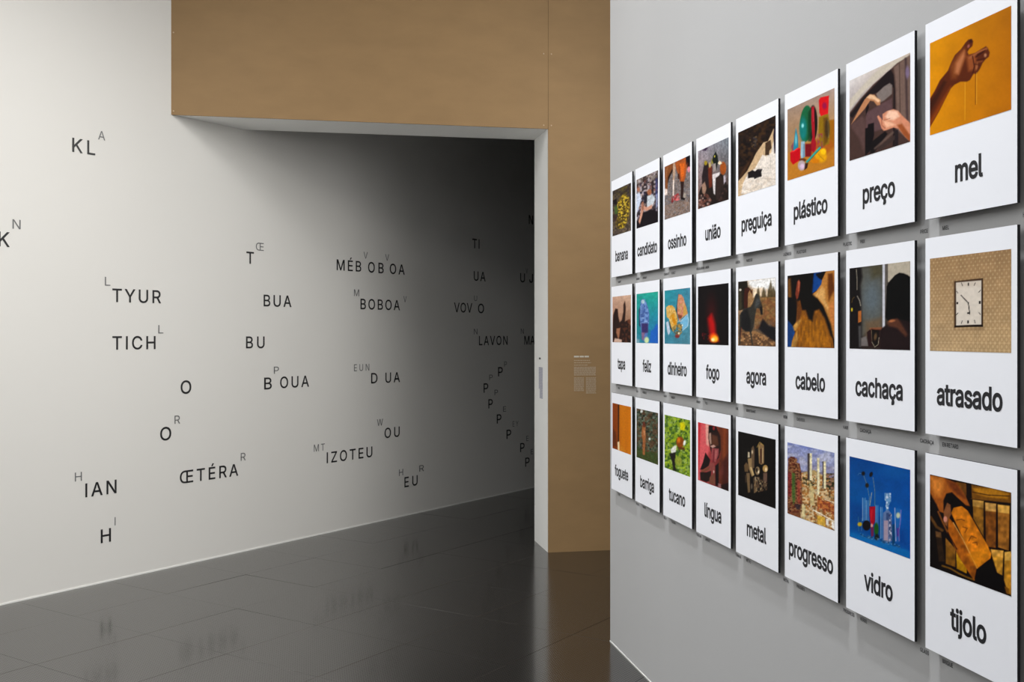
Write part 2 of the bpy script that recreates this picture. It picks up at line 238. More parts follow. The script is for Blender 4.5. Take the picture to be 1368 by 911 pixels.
# ------------------------------------------------------------------ glyph outlines (cap height 509 units)
GLYPHS = r'''A480;16,0 201,509 276,509 463,0 395,0 287,302 264,372 232,478 245,478 213,371 191,302 85,0|110,142 110,199 370,199 370,142
B456;60,0 60,509 241,509 289,504 329,491 359,469 381,442 394,410 398,374 395,344 387,320 373,301 356,286 336,275 315,267 315,262 339,257 363,245 385,227 402,203 414,173 418,136 413,100 400,67 377,39 344,18 301,4 247,0|125,57 245,57 296,63 330,80 349,105 355,137 352,161 342,184 327,203 306,218 279,228 248,231 125,231|125,285 238,285 265,288 288,296 308,309 323,326 333,348 336,372 330,403 313,429 283,446 240,452 125,452
C510;267,-7 205,1 150,25 104,63 70,115 48,179 40,254 48,329 70,393 104,445 150,484 205,508 267,516 305,513 340,504 373,490 402,471 427,447 448,418 463,385 473,348 408,348 401,373 389,395 375,413 357,428 337,440 315,449 292,454 267,456 223,450 184,432 150,403 125,364 109,314 103,254 109,194 125,145 151,105 184,76 223,59 267,53 292,55 315,60 337,69 357,81 375,96 389,114 401,136 408,160 473,160 463,124 448,91 428,62 402,38 373,19 341,5 305,-4
D502;219,0 96,0 96,57 215,57 272,63 318,81 354,110 379,149 394,198 399,255 394,312 379,361 354,399 320,428 275,446 221,452 93,452 93,509 225,509 294,501 353,478 399,441 433,391 455,329 462,255 455,181 433,119 398,68 351,31 291,8|125,509 125,0 60,0 60,509
E419;60,0 60,509 372,509 372,452 125,452 125,286 355,286 355,229 125,229 125,57 375,57 375,0
F410;60,0 60,509 369,509 369,452 125,452 125,278 346,278 346,221 125,221 125,0
G520;269,-7 205,1 149,25 104,64 69,116 47,179 40,254 47,329 69,393 103,445 149,484 203,508 265,516 304,513 340,504 374,489 403,469 429,445 449,416 465,384 474,349 408,349 399,372 387,393 373,411 356,427 337,439 315,448 291,454 265,456 222,450 183,432 150,404 125,364 109,314 103,254 109,194 125,145 151,105 184,76 224,59 269,53 309,57 345,71 374,93 396,123 410,160 415,202 434,199 283,199 283,256 478,256 478,200 471,141 451,91 419,50 377,19 326,0
H517;60,0 60,509 125,509 125,289 392,289 392,509 457,509 457,0 392,0 392,232 125,232 125,0
I190;63,0 63,509 127,509 127,0
J396;185,-7 143,-2 106,11 75,33 52,63 38,100 33,145 33,173 98,173 98,145 104,104 122,74 149,56 185,50 220,56 248,74 266,104 272,145 272,509 336,509 336,145 332,100 318,63 294,33 263,11 227,-2
K467;104,145 104,216 139,261 174,303 212,344 364,509 448,509 231,276 228,276|60,0 60,509 125,509 125,334 124,225 125,193 125,0|372,0 188,259 228,309 449,0
L393;60,0 60,509 125,509 125,57 361,57 361,0
M628;60,0 60,509 152,509 277,187 287,159 299,123 311,84 322,49 307,49 318,83 330,121 342,158 352,187 476,509 568,509 568,0 504,0 504,291 504,327 505,369 506,413 507,457 513,457 498,409 482,363 467,322 456,291 342,0 286,0 170,291 159,321 145,361 129,408 112,457 119,457 120,416 121,372 122,328 122,291 122,0
N523;60,0 60,509 136,509 343,183 363,151 388,107 414,55 405,54 401,108 399,157 399,195 399,509 463,509 463,0 387,0 202,290 177,331 148,381 108,452 119,454 122,384 124,328 125,291 125,0
O533;267,-7 205,1 150,25 105,63 70,115 48,179 40,254 48,329 70,393 105,445 150,484 205,508 267,516 329,508 384,484 429,445 464,393 486,329 493,254 486,179 464,115 429,63 384,25 329,1|267,53 310,59 349,76 383,105 408,144 425,194 430,254 425,314 408,365 383,404 349,433 310,450 267,456 223,450 184,433 151,404 125,364 109,314 103,254 109,194 125,144 151,105 184,76 223,59
P445;60,0 60,509 235,509 289,503 332,487 366,462 390,430 404,391 409,348 404,304 390,265 366,233 332,207 289,191 235,186 109,186 109,242 233,242 269,246 297,256 318,272 333,294 342,319 344,348 342,376 333,402 318,423 297,439 268,449 232,452 125,452 125,0
Q533;245,159 313,159 369,85 384,65 468,-48 401,-48 346,27 331,46|267,-7 205,1 150,25 105,63 70,115 48,179 40,254 48,329 70,393 105,445 150,484 205,508 267,516 329,508 384,484 429,445 464,393 486,329 493,254 486,179 464,115 429,63 384,25 329,1|267,53 310,59 349,76 383,105 408,144 425,194 430,254 425,314 408,365 383,404 349,433 310,450 267,456 223,450 184,433 151,404 125,364 109,314 103,254 109,194 125,144 151,105 184,76 223,59
R449;60,0 60,509 236,509 290,504 333,489 367,465 390,433 405,395 409,352 405,309 390,271 367,240 333,217 289,203 236,198 96,198 96,255 234,255 269,258 298,267 319,281 334,300 342,324 345,352 342,380 334,405 319,425 298,440 269,449 233,452 125,452 125,0|353,0 230,229 303,229 428,0
S447;224,-9 172,-4 128,9 91,31 64,60 46,96 38,137 104,137 110,110 123,88 142,71 166,59 194,52 224,49 257,52 286,60 311,74 329,92 341,114 346,139 342,161 332,179 316,193 296,205 245,222 184,239 128,260 86,289 60,326 52,372 58,413 75,448 102,476 138,498 180,511 227,516 275,511 316,498 351,476 377,449 394,415 401,378 337,378 326,412 302,437 267,453 225,459 194,456 167,448 145,435 129,418 118,398 115,376 119,352 131,334 148,319 169,308 212,293 264,279 312,264 336,252 359,238 379,220 395,198 405,171 408,139 403,99 386,64 360,34 323,11 278,-4
T449;32,452 32,509 417,509 417,452 257,452 257,0 193,0 193,452
U517;259,-8 203,-2 154,15 114,43 85,80 66,124 60,173 60,509 124,509 124,178 128,144 141,113 160,87 187,68 220,56 259,52 298,56 331,68 357,87 377,113 389,144 393,178 393,509 457,509 457,173 451,124 433,80 403,43 363,15 315,-2
V480;204,0 16,509 84,509 192,206 215,137 248,31 235,31 267,138 290,206 395,509 463,509 278,0
W686;155,0 16,509 82,509 163,196 175,145 187,94 197,40 189,40 200,94 211,145 224,196 306,509 380,509 462,196 474,145 486,94 497,40 488,40 499,94 510,145 523,196 603,509 670,509 530,0 455,0 368,323 351,391 336,475 350,475 335,395 318,323 230,0
X474;18,0 217,284 217,236 29,509 104,509 178,400 204,361 223,329 243,292 232,292 252,329 272,361 298,400 374,509 446,509 259,239 259,287 456,0 382,0 292,129 268,165 250,195 230,231 244,231 225,196 206,166 182,129 91,0
Y472;203,0 203,208 16,509 91,509 192,344 222,292 250,230 224,230 251,293 280,344 381,509 455,509 268,208 268,0
Z438;42,0 42,46 273,385 306,431 341,476 348,454 285,452 223,452 40,452 40,509 397,509 397,462 169,129 134,81 97,33 90,54 152,57 214,57 399,57 399,0
É419;60,0 60,509 372,509 372,452 125,452 125,286 355,286 355,229 125,229 125,57 375,57 375,0|191,558 239,659 307,659 241,558
È419;60,0 60,509 372,509 372,452 125,452 125,286 355,286 355,229 125,229 125,57 375,57 375,0|194,558 128,659 196,659 244,558
Ç510;267,-7 205,1 150,25 104,63 70,115 48,179 40,254 48,329 70,393 104,445 150,484 205,508 267,516 305,513 340,504 373,490 402,471 427,447 448,418 463,385 473,348 408,348 401,373 389,395 375,413 357,428 337,440 315,449 292,454 267,456 223,450 184,432 150,403 125,364 109,314 103,254 109,194 125,145 151,105 184,76 223,59 267,53 292,55 315,60 337,69 357,81 375,96 389,114 401,136 408,160 473,160 463,124 448,91 428,62 402,38 373,19 341,5 305,-4|228,-146 228,-110 268,-110 284,-109 294,-105 300,-98 302,-88 300,-77 294,-71 284,-67 268,-66 240,-66 251,13 283,13 283,-3 283,-33 312,-37 332,-47 344,-64 348,-88 343,-114 328,-132 304,-143 269,-146
Œ701;270,0 206,8 151,32 104,70 69,121 48,183 40,254 48,326 69,388 104,439 150,477 206,501 270,509 368,509 368,452 270,452 223,446 182,427 149,398 124,359 108,311 103,254 108,198 124,150 149,111 182,81 223,63 271,57 368,57 368,0|343,0 343,509 655,509 655,452 407,452 407,286 638,286 638,229 407,229 407,57 658,57 658,0
a389;160,-9 126,-5 94,5 68,22 48,45 35,73 30,108 34,138 43,161 58,179 78,193 100,203 125,211 178,220 234,227 252,230 265,235 273,243 276,255 276,257 273,279 267,297 256,311 240,322 220,329 196,331 171,329 149,322 132,313 118,301 107,288 100,274 41,291 57,322 79,346 104,364 133,375 163,382 194,384 239,379 263,372 286,360 306,343 322,320 333,290 337,251 337,0 277,0 277,52 272,52 252,25 236,12 215,1 190,-6|170,45 202,49 228,59 248,74 263,93 272,115 276,138 276,190 259,182 231,176 200,171 175,168 134,159 117,150 103,139 95,124 92,105 94,87 102,72 114,61 130,52 149,47
b424;229,-8 198,-5 172,4 153,17 138,31 118,59 112,59 112,0 53,0 53,509 114,509 114,319 118,319 137,346 152,360 171,373 197,381 229,384 274,378 313,361 345,332 370,293 385,245 390,189 385,133 370,84 346,45 313,16 274,-2|220,47 253,51 279,66 301,88 316,117 325,151 328,189 325,227 316,261 301,290 280,311 253,325 220,330 188,325 161,312 140,291 125,263 116,229 113,189 116,150 125,115 140,86 162,65 188,51
c396;207,-8 159,-2 117,16 82,46 56,85 40,133 34,187 40,243 56,291 82,330 117,360 159,378 207,384 234,383 260,377 284,368 305,356 324,341 340,322 353,301 362,277 303,262 290,289 270,311 242,325 207,330 173,325 145,310 124,287 108,258 99,224 96,187 99,151 108,117 124,89 145,66 173,51 207,46 243,52 271,66 292,89 304,117 363,102 354,78 341,56 325,37 306,21 285,9 261,-1 235,-6
d424;195,-8 151,-2 111,16 79,45 55,84 39,133 34,189 39,245 55,293 79,332 112,361 151,378 196,384 228,381 253,373 272,360 287,346 306,319 311,319 311,509 372,509 372,0 313,0 313,59 307,59 287,31 272,17 252,4 227,-5|205,47 236,51 263,65 284,86 299,115 309,150 312,189 309,229 300,263 284,291 263,312 237,325 205,330 172,325 145,311 124,290 108,261 99,227 96,189 99,151 109,117 124,88 145,66 172,51
e404;212,-8 161,-2 117,16 82,46 56,85 40,132 34,187 39,242 55,290 81,329 115,359 157,378 205,384 236,382 266,374 294,361 319,341 341,315 357,282 368,242 371,194 371,169 75,169 75,221 338,221 310,202 307,237 298,269 283,294 263,314 237,326 205,330 173,326 146,313 125,294 109,270 99,241 96,211 96,178 100,139 110,106 128,80 151,61 179,50 212,46 234,48 254,53 271,61 285,73 297,88 306,105 365,91 353,63 335,39 311,19 283,4 249,-5
f254;228,379 228,327 6,327 6,379|81,0 81,432 84,461 96,486 113,505 135,519 161,527 187,530 222,527 243,521 227,468 215,472 195,474 171,470 154,460 145,443 142,419 142,0
g425;207,-151 168,-148 134,-140 105,-127 82,-110 64,-91 51,-69 101,-41 122,-66 136,-78 154,-88 178,-95 207,-97 249,-92 282,-75 304,-47 311,-6 311,68 306,68 287,41 272,28 252,16 227,8 195,5 152,10 113,27 80,53 55,90 39,136 34,191 39,246 55,293 80,332 112,361 152,378 196,384 228,382 253,373 273,360 288,346 308,319 313,319 313,379 372,379 372,-9 367,-54 350,-90 324,-117 291,-136 251,-147|205,59 237,63 264,75 285,95 300,121 309,154 312,193 309,231 300,264 285,291 264,312 237,325 205,330 172,325 145,312 124,290 109,262 99,229 96,193 99,155 109,123 124,96 145,76 172,63
h410;114,227 114,0 53,0 53,509 114,509 114,287 102,287 124,332 152,362 187,379 227,384 264,380 295,369 321,349 341,321 353,285 357,240 357,0 296,0 296,235 290,275 273,304 246,323 210,329 184,326 161,317 141,303 126,283 117,257
i167;53,0 53,379 114,379 114,0|84,443 67,446 54,455 44,468 41,483 44,499 54,512 67,521 84,524 100,521 114,512 123,499 126,483 123,468 114,455 100,446
j167;53,379 114,379 114,-30 111,-63 102,-90 86,-113 65,-129 37,-139 4,-143 -10,-143 -10,-87 2,-87 25,-83 40,-72 50,-54 53,-29|83,443 67,446 53,455 44,468 41,483 44,499 53,512 67,521 83,524 100,521 114,512 123,499 126,483 123,468 114,455 100,446
l189;139,-2 101,3 74,20 58,47 53,84 53,509 114,509 114,99 115,77 120,62 130,54 146,52 160,53 170,54 181,3 162,-1
m610;53,0 53,379 112,379 112,295 108,295 118,323 132,346 151,363 172,376 195,384 219,386 257,380 287,361 309,331 321,295 312,295 322,321 337,343 357,361 381,375 407,383 437,386 468,383 497,372 522,354 541,328 553,296 557,255 557,0 496,0 496,254 490,289 473,313 447,326 419,330 395,328 374,320 358,307 345,290 338,270 335,247 335,0 274,0 274,260 269,288 253,311 229,326 199,330 178,328 158,320 140,307 126,289 117,266 114,238 114,0
n410;114,227 114,0 53,0 53,379 112,379 112,287 102,287 124,332 152,362 187,379 227,384 264,380 295,369 321,349 341,321 353,285 357,240 357,0 296,0 296,235 290,275 273,304 246,323 210,329 184,326 161,317 141,303 126,283 117,257
o415;207,-8 159,-2 117,16 82,46 56,85 40,133 34,187 40,243 56,291 82,330 117,360 159,378 207,384 256,378 299,360 333,330 359,291 376,243 381,187 376,133 359,85 333,46 299,16 256,-2|207,46 242,51 270,66 292,89 307,117 316,151 319,187 316,224 307,258 292,287 270,310 242,325 207,330 173,325 145,310 124,287 108,258 99,224 96,187 99,151 108,117 124,89 145,66 173,51
p424;53,-143 53,379 112,379 112,319 118,319 137,346 152,360 171,373 197,381 229,384 274,378 313,361 345,332 370,293 385,245 390,189 385,133 370,84 346,45 313,16 274,-2 229,-8 198,-5 173,4 153,17 138,31 118,59 114,59 114,-143|220,47 253,51 279,66 301,88 316,117 325,151 328,189 325,227 316,261 301,290 280,311 253,325 220,330 188,325 161,312 140,291 125,263 116,229 113,189 116,150 125,115 140,86 162,65 188,51
r259;53,0 53,379 112,379 112,321 115,321 130,347 152,367 181,380 213,385 229,384 243,384 243,322 230,324 207,326 182,323 159,315 140,301 126,284 117,262 114,237 114,0
s365;182,-8 145,-5 112,3 84,18 62,38 45,63 36,94 94,107 105,79 124,60 150,49 181,45 217,50 244,62 262,81 268,103 265,121 254,136 237,147 212,155 149,170 104,186 72,208 53,237 47,274 51,305 65,332 87,354 115,370 149,381 187,384 223,381 254,372 279,358 299,339 314,316 324,290 268,277 258,298 243,316 219,328 187,333 156,329 131,317 114,299 109,277 112,258 124,243 144,232 172,223 229,209 275,194 306,171 325,142 331,107 326,75 312,47 290,24 260,6 223,-5
t227;204,379 204,327 6,327 6,379|65,471 126,471 126,98 128,76 136,61 150,53 170,50 185,51 202,54 213,2 192,-3 168,-4 125,2 92,21 72,52 65,93
u410;182,-5 146,-1 115,11 89,31 69,59 57,95 53,139 53,379 114,379 114,144 119,105 137,75 164,56 200,50 226,53 249,62 268,77 283,97 293,122 296,153 296,379 357,379 357,0 298,0 298,92 307,92 286,47 257,17 222,0
v389;163,0 17,379 84,379 165,155 187,87 206,21 184,21 203,87 224,155 305,379 371,379 226,0
z380;42,0 42,46 254,320 254,323 48,323 48,379 333,379 333,331 126,60 126,56 339,56 339,0
ç396;207,-8 159,-2 117,16 82,46 56,85 40,133 34,187 40,243 56,291 82,330 117,360 159,378 207,384 234,383 260,377 284,368 305,356 324,341 340,322 353,301 362,277 303,262 290,289 270,311 242,325 207,330 173,325 145,310 124,287 108,258 99,224 96,187 99,151 108,117 124,89 145,66 173,51 207,46 243,52 271,66 292,89 304,117 363,102 354,78 341,56 325,37 306,21 285,9 261,-1 235,-6|169,-143 169,-107 210,-107 226,-106 236,-102 241,-95 243,-84 241,-74 236,-67 226,-63 210,-62 182,-62 192,16 224,16 224,0 224,-29 253,-34 273,-44 285,-61 289,-85 284,-111 270,-129 245,-139 210,-143
á389;160,-9 126,-5 94,5 68,22 48,45 35,73 30,108 34,138 43,161 58,179 78,193 100,203 125,211 178,220 234,227 252,230 265,235 273,243 276,255 276,257 273,279 267,297 256,311 240,322 220,329 196,331 171,329 149,322 132,313 118,301 107,288 100,274 41,291 57,322 79,346 104,364 133,375 163,382 194,384 239,379 263,372 286,360 306,343 322,320 333,290 337,251 337,0 277,0 277,52 272,52 252,25 236,12 215,1 190,-6|170,45 202,49 228,59 248,74 263,93 272,115 276,138 276,190 259,182 231,176 200,171 175,168 134,159 117,150 103,139 95,124 92,105 94,87 102,72 114,61 130,52 149,47|162,429 210,529 278,529 212,429
ã389;160,-9 126,-5 94,5 68,22 48,45 35,73 30,108 34,138 43,161 58,179 78,193 100,203 125,211 178,220 234,227 252,230 265,235 273,243 276,255 276,257 273,279 267,297 256,311 240,322 220,329 196,331 171,329 149,322 132,313 118,301 107,288 100,274 41,291 57,322 79,346 104,364 133,375 163,382 194,384 239,379 263,372 286,360 306,343 322,320 333,290 337,251 337,0 277,0 277,52 272,52 252,25 236,12 215,1 190,-6|170,45 202,49 228,59 248,74 263,93 272,115 276,138 276,190 259,182 231,176 200,171 175,168 134,159 117,150 103,139 95,124 92,105 94,87 102,72 114,61 130,52 149,47|234,446 209,450 186,460 166,470 151,475 143,472 138,466 133,448 90,448 94,476 104,498 121,513 145,518 170,514 191,504 210,494 227,490 235,491 240,496 247,517 288,517 284,488 273,466 256,451
í167;53,0 53,379 114,379 114,0|57,429 104,529 173,529 107,429'''
G = {}
for ln in GLYPHS.split('\n'):
    ch = ln[0]; a_, rest = ln[1:].split(';')          # character, advance, contours
    G[ch] = (int(a_), [[tuple(map(int, t.split(','))) for t in c.split(' ')] for c in rest.split('|')])

_tri = {}
def area2(c): return sum(c[i][0] * c[(i+1) % len(c)][1] - c[(i+1) % len(c)][0] * c[i][1] for i in range(len(c)))
def glyph(ch, bold=0.0):
    """vertices and triangles of one glyph; bold moves the outline outwards by that many units"""
    key = (ch, bold)
    if key in _tri: return _tri[key]
    cs = G[ch][1]
    big = max(cs, key=lambda c: abs(area2(c))); sgn = 1 if area2(big) > 0 else -1
    out = []
    for c in cs:
        if bold:
            n = len(c); r = []
            for i in range(n):
                a, b, d = Vector(c[i-1]), Vector(c[i]), Vector(c[(i+1) % n])
                e1, e2 = (b - a).normalized(), (d - b).normalized()
                n1, n2 = Vector((e1.y, -e1.x)), Vector((e2.y, -e2.x))
                m_ = (n1 + n2); l = max(m_.length, 0.6); m_ = m_ / l
                k = min(1 / max(m_.dot(n1), 0.5), 1.8)
                r.append(tuple(b + m_ * (k * bold * sgn)))
            c = r
        out.append(c)
    vs_, ed = [], []
    for c in out:
        s = len(vs_); vs_ += [Vector(p) for p in c]; ed += [(s + i, s + (i + 1) % len(c)) for i in range(len(c))]
    V, E_, F, *_x = delaunay_2d_cdt(vs_, ed, [], 0, 0.01)
    def wind(p):
        t = 0
        for c in out:
            for i in range(len(c)):
                (x0, y0), (x1, y1) = c[i], c[(i+1) % len(c)]
                if y0 <= p.y < y1 or y1 <= p.y < y0:
                    xx = x0 + (p.y - y0) / (y1 - y0) * (x1 - x0)
                    if xx > p.x: t += 1 if y1 > y0 else -1
        return t
    keep = []
    for f in F:
        if wind(sum((V[i] for i in f), Vector((0, 0))) / len(f)) != 0:
            a, b, c = (V[i] for i in f[:3])
            keep.append(tuple(f) if (b - a).cross(c - a) > 0 else tuple(f[::-1]))
    _tri[key] = ([tuple(v) for v in V], keep)
    return _tri[key]

def letter_mesh(name, items, m):
    """items: (char, x, y, sx, sy, bold); one flat mesh in the local XY plane"""
    vs_, fs = [], []
    for ch, x, y, sx, sy, bold in items:
        V, F = glyph(ch, bold); s = len(vs_)
        vs_ += [(x + a * sx, y + b * sy, 0) for a, b in V]; fs += [tuple(i + s for i in f) for f in F]
    me = bpy.data.meshes.new(name); me.from_pydata(vs_, [], fs); me.materials.append(m); return me

def ink(ch):
    xs = [p[0] for c in G[ch][1] for p in c]; return min(xs), max(xs)

def layout(text, x0, x1, y, sy, sx):
    """characters spread with even tracking so that the ink runs from x0 to x1"""
    l0 = ink(text[0])[0]; r1 = ink(text[-1])[1]
    adv = [G[c][0] for c in text]
    nat = (sum(adv[:-1]) + r1 - l0)
    if len(text) == 1 or sx is None:
        sx = (x1 - x0) / nat; tr = 0
    else:
        tr = ((x1 - x0) - nat * sx) / (len(text) - 1)
    out = []; x = x0 - l0 * sx
    for c, a in zip(text, adv):
        out.append((c, x, y, sx, sy)); x += a * sx + tr
    return out

# ------------------------------------------------------------------ lettering on the slanting wall
# (label, [(text, start, end along the wall, baseline height, cap height, small)])
WORDS = [
 ('black letters KL with a small grey A, topmost on the slanting white wall', [('KL', 3.717, 3.867, 2.569, .081, 0), ('A', 3.888, 3.936, 2.667, .0525, 1)]),
 ('black letter K with a small grey N, cut by the left edge of the photo', [('K', 3.266, 3.329, 1.984, .080, 0), ('N', 3.347, 3.395, 2.087, .0525, 1)]),
 ('black letters TYUR with a small grey L up left, on the white wall', [('TYUR', 3.987, 4.339, 1.695, .080, 0), ('L', 3.934, 3.972, 1.792, .0525, 1)]),
 ('black letters TICH with a small grey L up right, on the white wall', [('TICH', 3.987, 4.298, 1.405, .080, 0), ('L', 4.32, 4.358, 1.503, .0525, 1)]),
 ('single black letter O standing alone without any small letter', [('O', 4.494, 4.577, 1.112, .084, 0)]),
 ('single black letter O with a small grey R up right', [('O', 4.335, 4.418, 0.822, .083, 0), ('R', 4.445, 4.488, 0.921, .0525, 1)]),
 ('black letters IAN with a small grey H up left, low on the white wall', [('IAN', 3.803, 4.014, 0.531, .080, 0), ('H', 3.733, 3.779, 0.632, .0525, 1)]),
 ('single black letter H with a small grey I, lowest at the left above the floor', [('H', 3.907, 3.975, 0.242, .080, 0), ('I', 4.002, 4.012, 0.334, .050, 1)]),
 ('black letters ŒTÉRA with a small grey R up right', [('ŒTÉRA', 4.488, 4.973, 0.531, .080, 0), ('R', 4.997, 5.041, 0.629, .0525, 1)]),
 ('single black letter T with a small grey Œ up right', [('T', 5.049, 5.115, 1.987, .081, 0), ('Œ', 5.134, 5.207, 2.083, .0545, 1)]),
 ('black letters BUA right of TYUR on the white wall, no small letter', [('BUA', 5.207, 5.471, 1.695, .080, 0)]),
 ('black letters BU alone, right of TICH on the white wall', [('BU', 5.046, 5.213, 1.401, .080, 0)]),
 ('black letters B OUA with a small grey P between B and O', [('B', 5.212, 5.281, 1.110, .081, 0), ('OUA', 5.363, 5.648, 1.112, .080, 0), ('P', 5.302, 5.351, 1.217, .050, 1)]),
 ('black letters MÉB OB OA with two small grey V letters between', [('MÉB', 5.944, 6.217, 1.986, .080, 0), ('OB', 6.299, 6.483, 1.986, .081, 0), ('OA', 6.56, 6.745, 1.987, .081, 0), ('V', 6.246, 6.293, 2.092, .0515, 1), ('V', 6.503, 6.55, 2.09, .0515, 1)]),
 ('black letters BOBOA with a small grey M left and small V right', [('BOBOA', 6.211, 6.684, 1.694, .080, 0), ('M', 6.136, 6.194, 1.794, .0515, 1), ('V', 6.731, 6.77, 1.761, .050, 1)]),
 ('black letters D UA with small grey letters EUN up left', [('D', 6.335, 6.408, 1.109, .080, 0), ('UA', 6.507, 6.684, 1.107, .080, 0), ('EUN', 6.136, 6.312, 1.211, .0525, 1)]),
 ('black letters OU with a small grey W up left', [('OU', 6.496, 6.681, 0.662, .080, 0), ('W', 6.404, 6.475, 0.767, .0525, 1)]),
 ('black letters IZOTEU with small grey letters MT up left', [('IZOTEU', 5.836, 6.347, 0.528, .080, 0), ('MT', 5.7, 5.814, 0.626, .0525, 1)]),
 ('black letters EU low on the wall between small grey H and R', [('EU', 6.744, 6.913, 0.238, .081, 0), ('H', 6.674, 6.726, 0.339, .0525, 1), ('R', 6.936, 6.999, 0.345, .0525, 1)]),
 ('black letters TI high in the dark part of the wall behind the opening', [('TI', 7.691, 7.798, 2.271, .083, 0)]),
 ('black letters UA under TI in the dark part of the wall', [('UA', 7.713, 7.891, 1.98, .083, 0)]),
 ('black letters VOV O with a small grey U, in the dark part of the wall', [('VOV', 7.42, 7.686, 1.691, .083, 0), ('O', 7.777, 7.868, 1.689, .083, 0), ('U', 7.717, 7.762, 1.797, .048, 1)]),
 ('black letters LAVON with a small grey N up left', [('LAVON', 7.792, 8.249, 1.398, .082, 0), ('N', 7.713, 7.767, 1.496, .050, 1)]),
 ('black letters MA with a small grey N, half hidden by the doorway edge', [('MA', 8.538, 8.722, 1.397, .083, 0), ('N', 8.476, 8.527, 1.501, .050, 1)]),
 ('black letters U and J with a small grey V between, beside the doorway edge', [('U', 8.467, 8.546, 1.997, .084, 0), ('J', 8.625, 8.688, 1.999, .084, 0), ('V', 8.563, 8.598, 2.085, .048, 1)]),
 ('single black letter N high in the dark beside the doorway edge', [('N', 8.618, 8.69, 2.567, .085, 0)]),
 ('black letter P with small grey P, topmost of the trail of P letters', [('P', 8.095, 8.169, 1.107, .083, 0), ('P', 8.195, 8.239, 1.192, .049, 1)]),
 ('black letter P with small grey P, second from the top and leftmost of the trail', [('P', 7.864, 7.934, 0.966, .082, 0), ('P', 7.952, 8.006, 1.076, .049, 1)]),
 ('black letter P with small grey P, third from the top of the trail', [('P', 7.939, 8.006, 0.818, .082, 0), ('P', 8.036, 8.091, 0.934, .049, 1)]),
 ('black letter P with small grey E, fourth from the top of the trail', [('P', 8.074, 8.147, 0.669, .083, 0), ('E', 8.176, 8.226, 0.772, .049, 1)]),
 ('black letter P with small grey letters EY, in the trail of P letters', [('P', 8.234, 8.309, 0.514, .083, 0), ('EY', 8.335, 8.434, 0.621, .050, 1)]),
 ('black letter P with small grey E, second from the bottom of the trail', [('P', 8.466, 8.539, 0.368, .084, 0), ('E', 8.572, 8.612, 0.464, .050, 1)]),
 ('black letter P with small grey E, lowest of the trail near the floor', [('P', 8.554, 8.628, 0.22, .084, 0), ('E', 8.652, 8.692, 0.329, .050, 1)]),
]
def wall_pt(p, z, off=0.0012):
    q = C0 / sqrt(2) - off
    return Vector(((p - q) / sqrt(2), (p + q) / sqrt(2), z))
for label, items in WORDS:
    p0 = items[0][1]; z0 = items[0][3]
    root = empty('wall_lettering', label, 'lettering', wall_pt(p0, z0), (pi / 2, 0, pi / 4), 'letters scattered over the slanting white wall')
    for text, a, b, z, cap, small in items:
        sy = cap / 509
        single = {'I': None}.get(text)
        sx = sy * (1.07 if not small else 1.0)
        lay = layout(text, a, b, 0, sy, sx) if text != 'I' else [('I', a - ink('I')[0] * sy, 0, sy, sy)]
        for ch, x, y, sx_, sy_ in lay:
            me = letter_mesh('letter', [(ch, 0, 0, sx_, sy_, 1 if small else 8)], M['grey_vinyl'] if small else M['black_vinyl'])
            obj('small_letter' if small else 'letter', me, None, root, (x - p0, z - z0, 0))

# ------------------------------------------------------------------ text vinyl on the brown pillar and on the white jamb (too small to read)
def pseudo_lines(rows, m, name, parent, seed):
    """rows: (x0, x1, z, height): each row broken into word-long dashes"""
    rg = np.random.default_rng(seed); bm = bmesh.new()
    for x0, x1, z, h in rows:
        x = x0
        while x < x1 - 0.003:
            l = min(rg.uniform(0.006, 0.022), x1 - x)
            add_box(bm, x, x + l, z, z + h, 0, 0.0005); x += l + 0.0028
    o = obj(name, bm, m, parent); o['kind'] = 'stuff'; return o
def bx(px): return 7.10 * math.tan(atan((px - 684) / 1418) + atan(275 / 1418))
def pz(px, py):
    b = atan((px - 684) / 1418); r = 7.10 / math.cos(b + atan(275 / 1418)); return 1.5 + (446 - py) / 1418 * r * math.cos(b)
tx = 1.812
t = empty('wall_text', 'pale exhibition text in small blocks printed on the brown pillar', 'wall text', (tx, YB - 0.0006, 1.08), (pi / 2, 0, 0))
bm = bmesh.new()
for a, b in ((0, 0.036), (0.041, 0.070), (0.0745, 0.106)): add_box(bm, a, b, 0.258, 0.269, 0, 0.0005)
o = obj('heading', bm, M['pale_vinyl'], t); o['kind'] = 'stuff'
pseudo_lines([(0.0, 0.115, 0.234, 0.006), (0.0, 0.122, 0.218, 0.006), (0.0, 0.10, 0.202, 0.006)], M['faint_vinyl'], 'subtitle', t, 3)
pseudo_lines([(0.0, 0.155, 0.186 - i * 0.0088, 0.0062) for i in range(7)], M['faint_vinyl'], 'intro_text', t, 4)
pseudo_lines([(0.0, 0.070, 0.114 - i * 0.0088, 0.0058) for i in range(11)], M['faint_vinyl'], 'text_column', t, 5)
pseudo_lines([(0.085, 0.157, 0.114 - i * 0.0088, 0.0058) for i in range(13)], M['faint_vinyl'], 'text_column', t, 6)
t = empty('wall_text', 'narrow lilac grey text column on the white edge of the doorway', 'wall text', (XJ - 0.0006, 7.385, 1.03), (pi / 2, 0, -pi / 2))
bm = bmesh.new()
for a, b in ((0.005, 0.03), (0.034, 0.06)): add_box(bm, a, b, 0.29, 0.302, 0, 0.0005)
o = obj('heading', bm, M['black_vinyl'], t); o['kind'] = 'stuff'
pseudo_lines([(0.0, 0.125, 0.225 - i * 0.011, 0.0085) for i in range(14)], M['lilac_vinyl'], 'text_column', t, 8)
pseudo_lines([(0.03, 0.125, 0.07 - i * 0.011, 0.0085) for i in range(6)], M['lilac_vinyl'], 'text_column', t, 9)

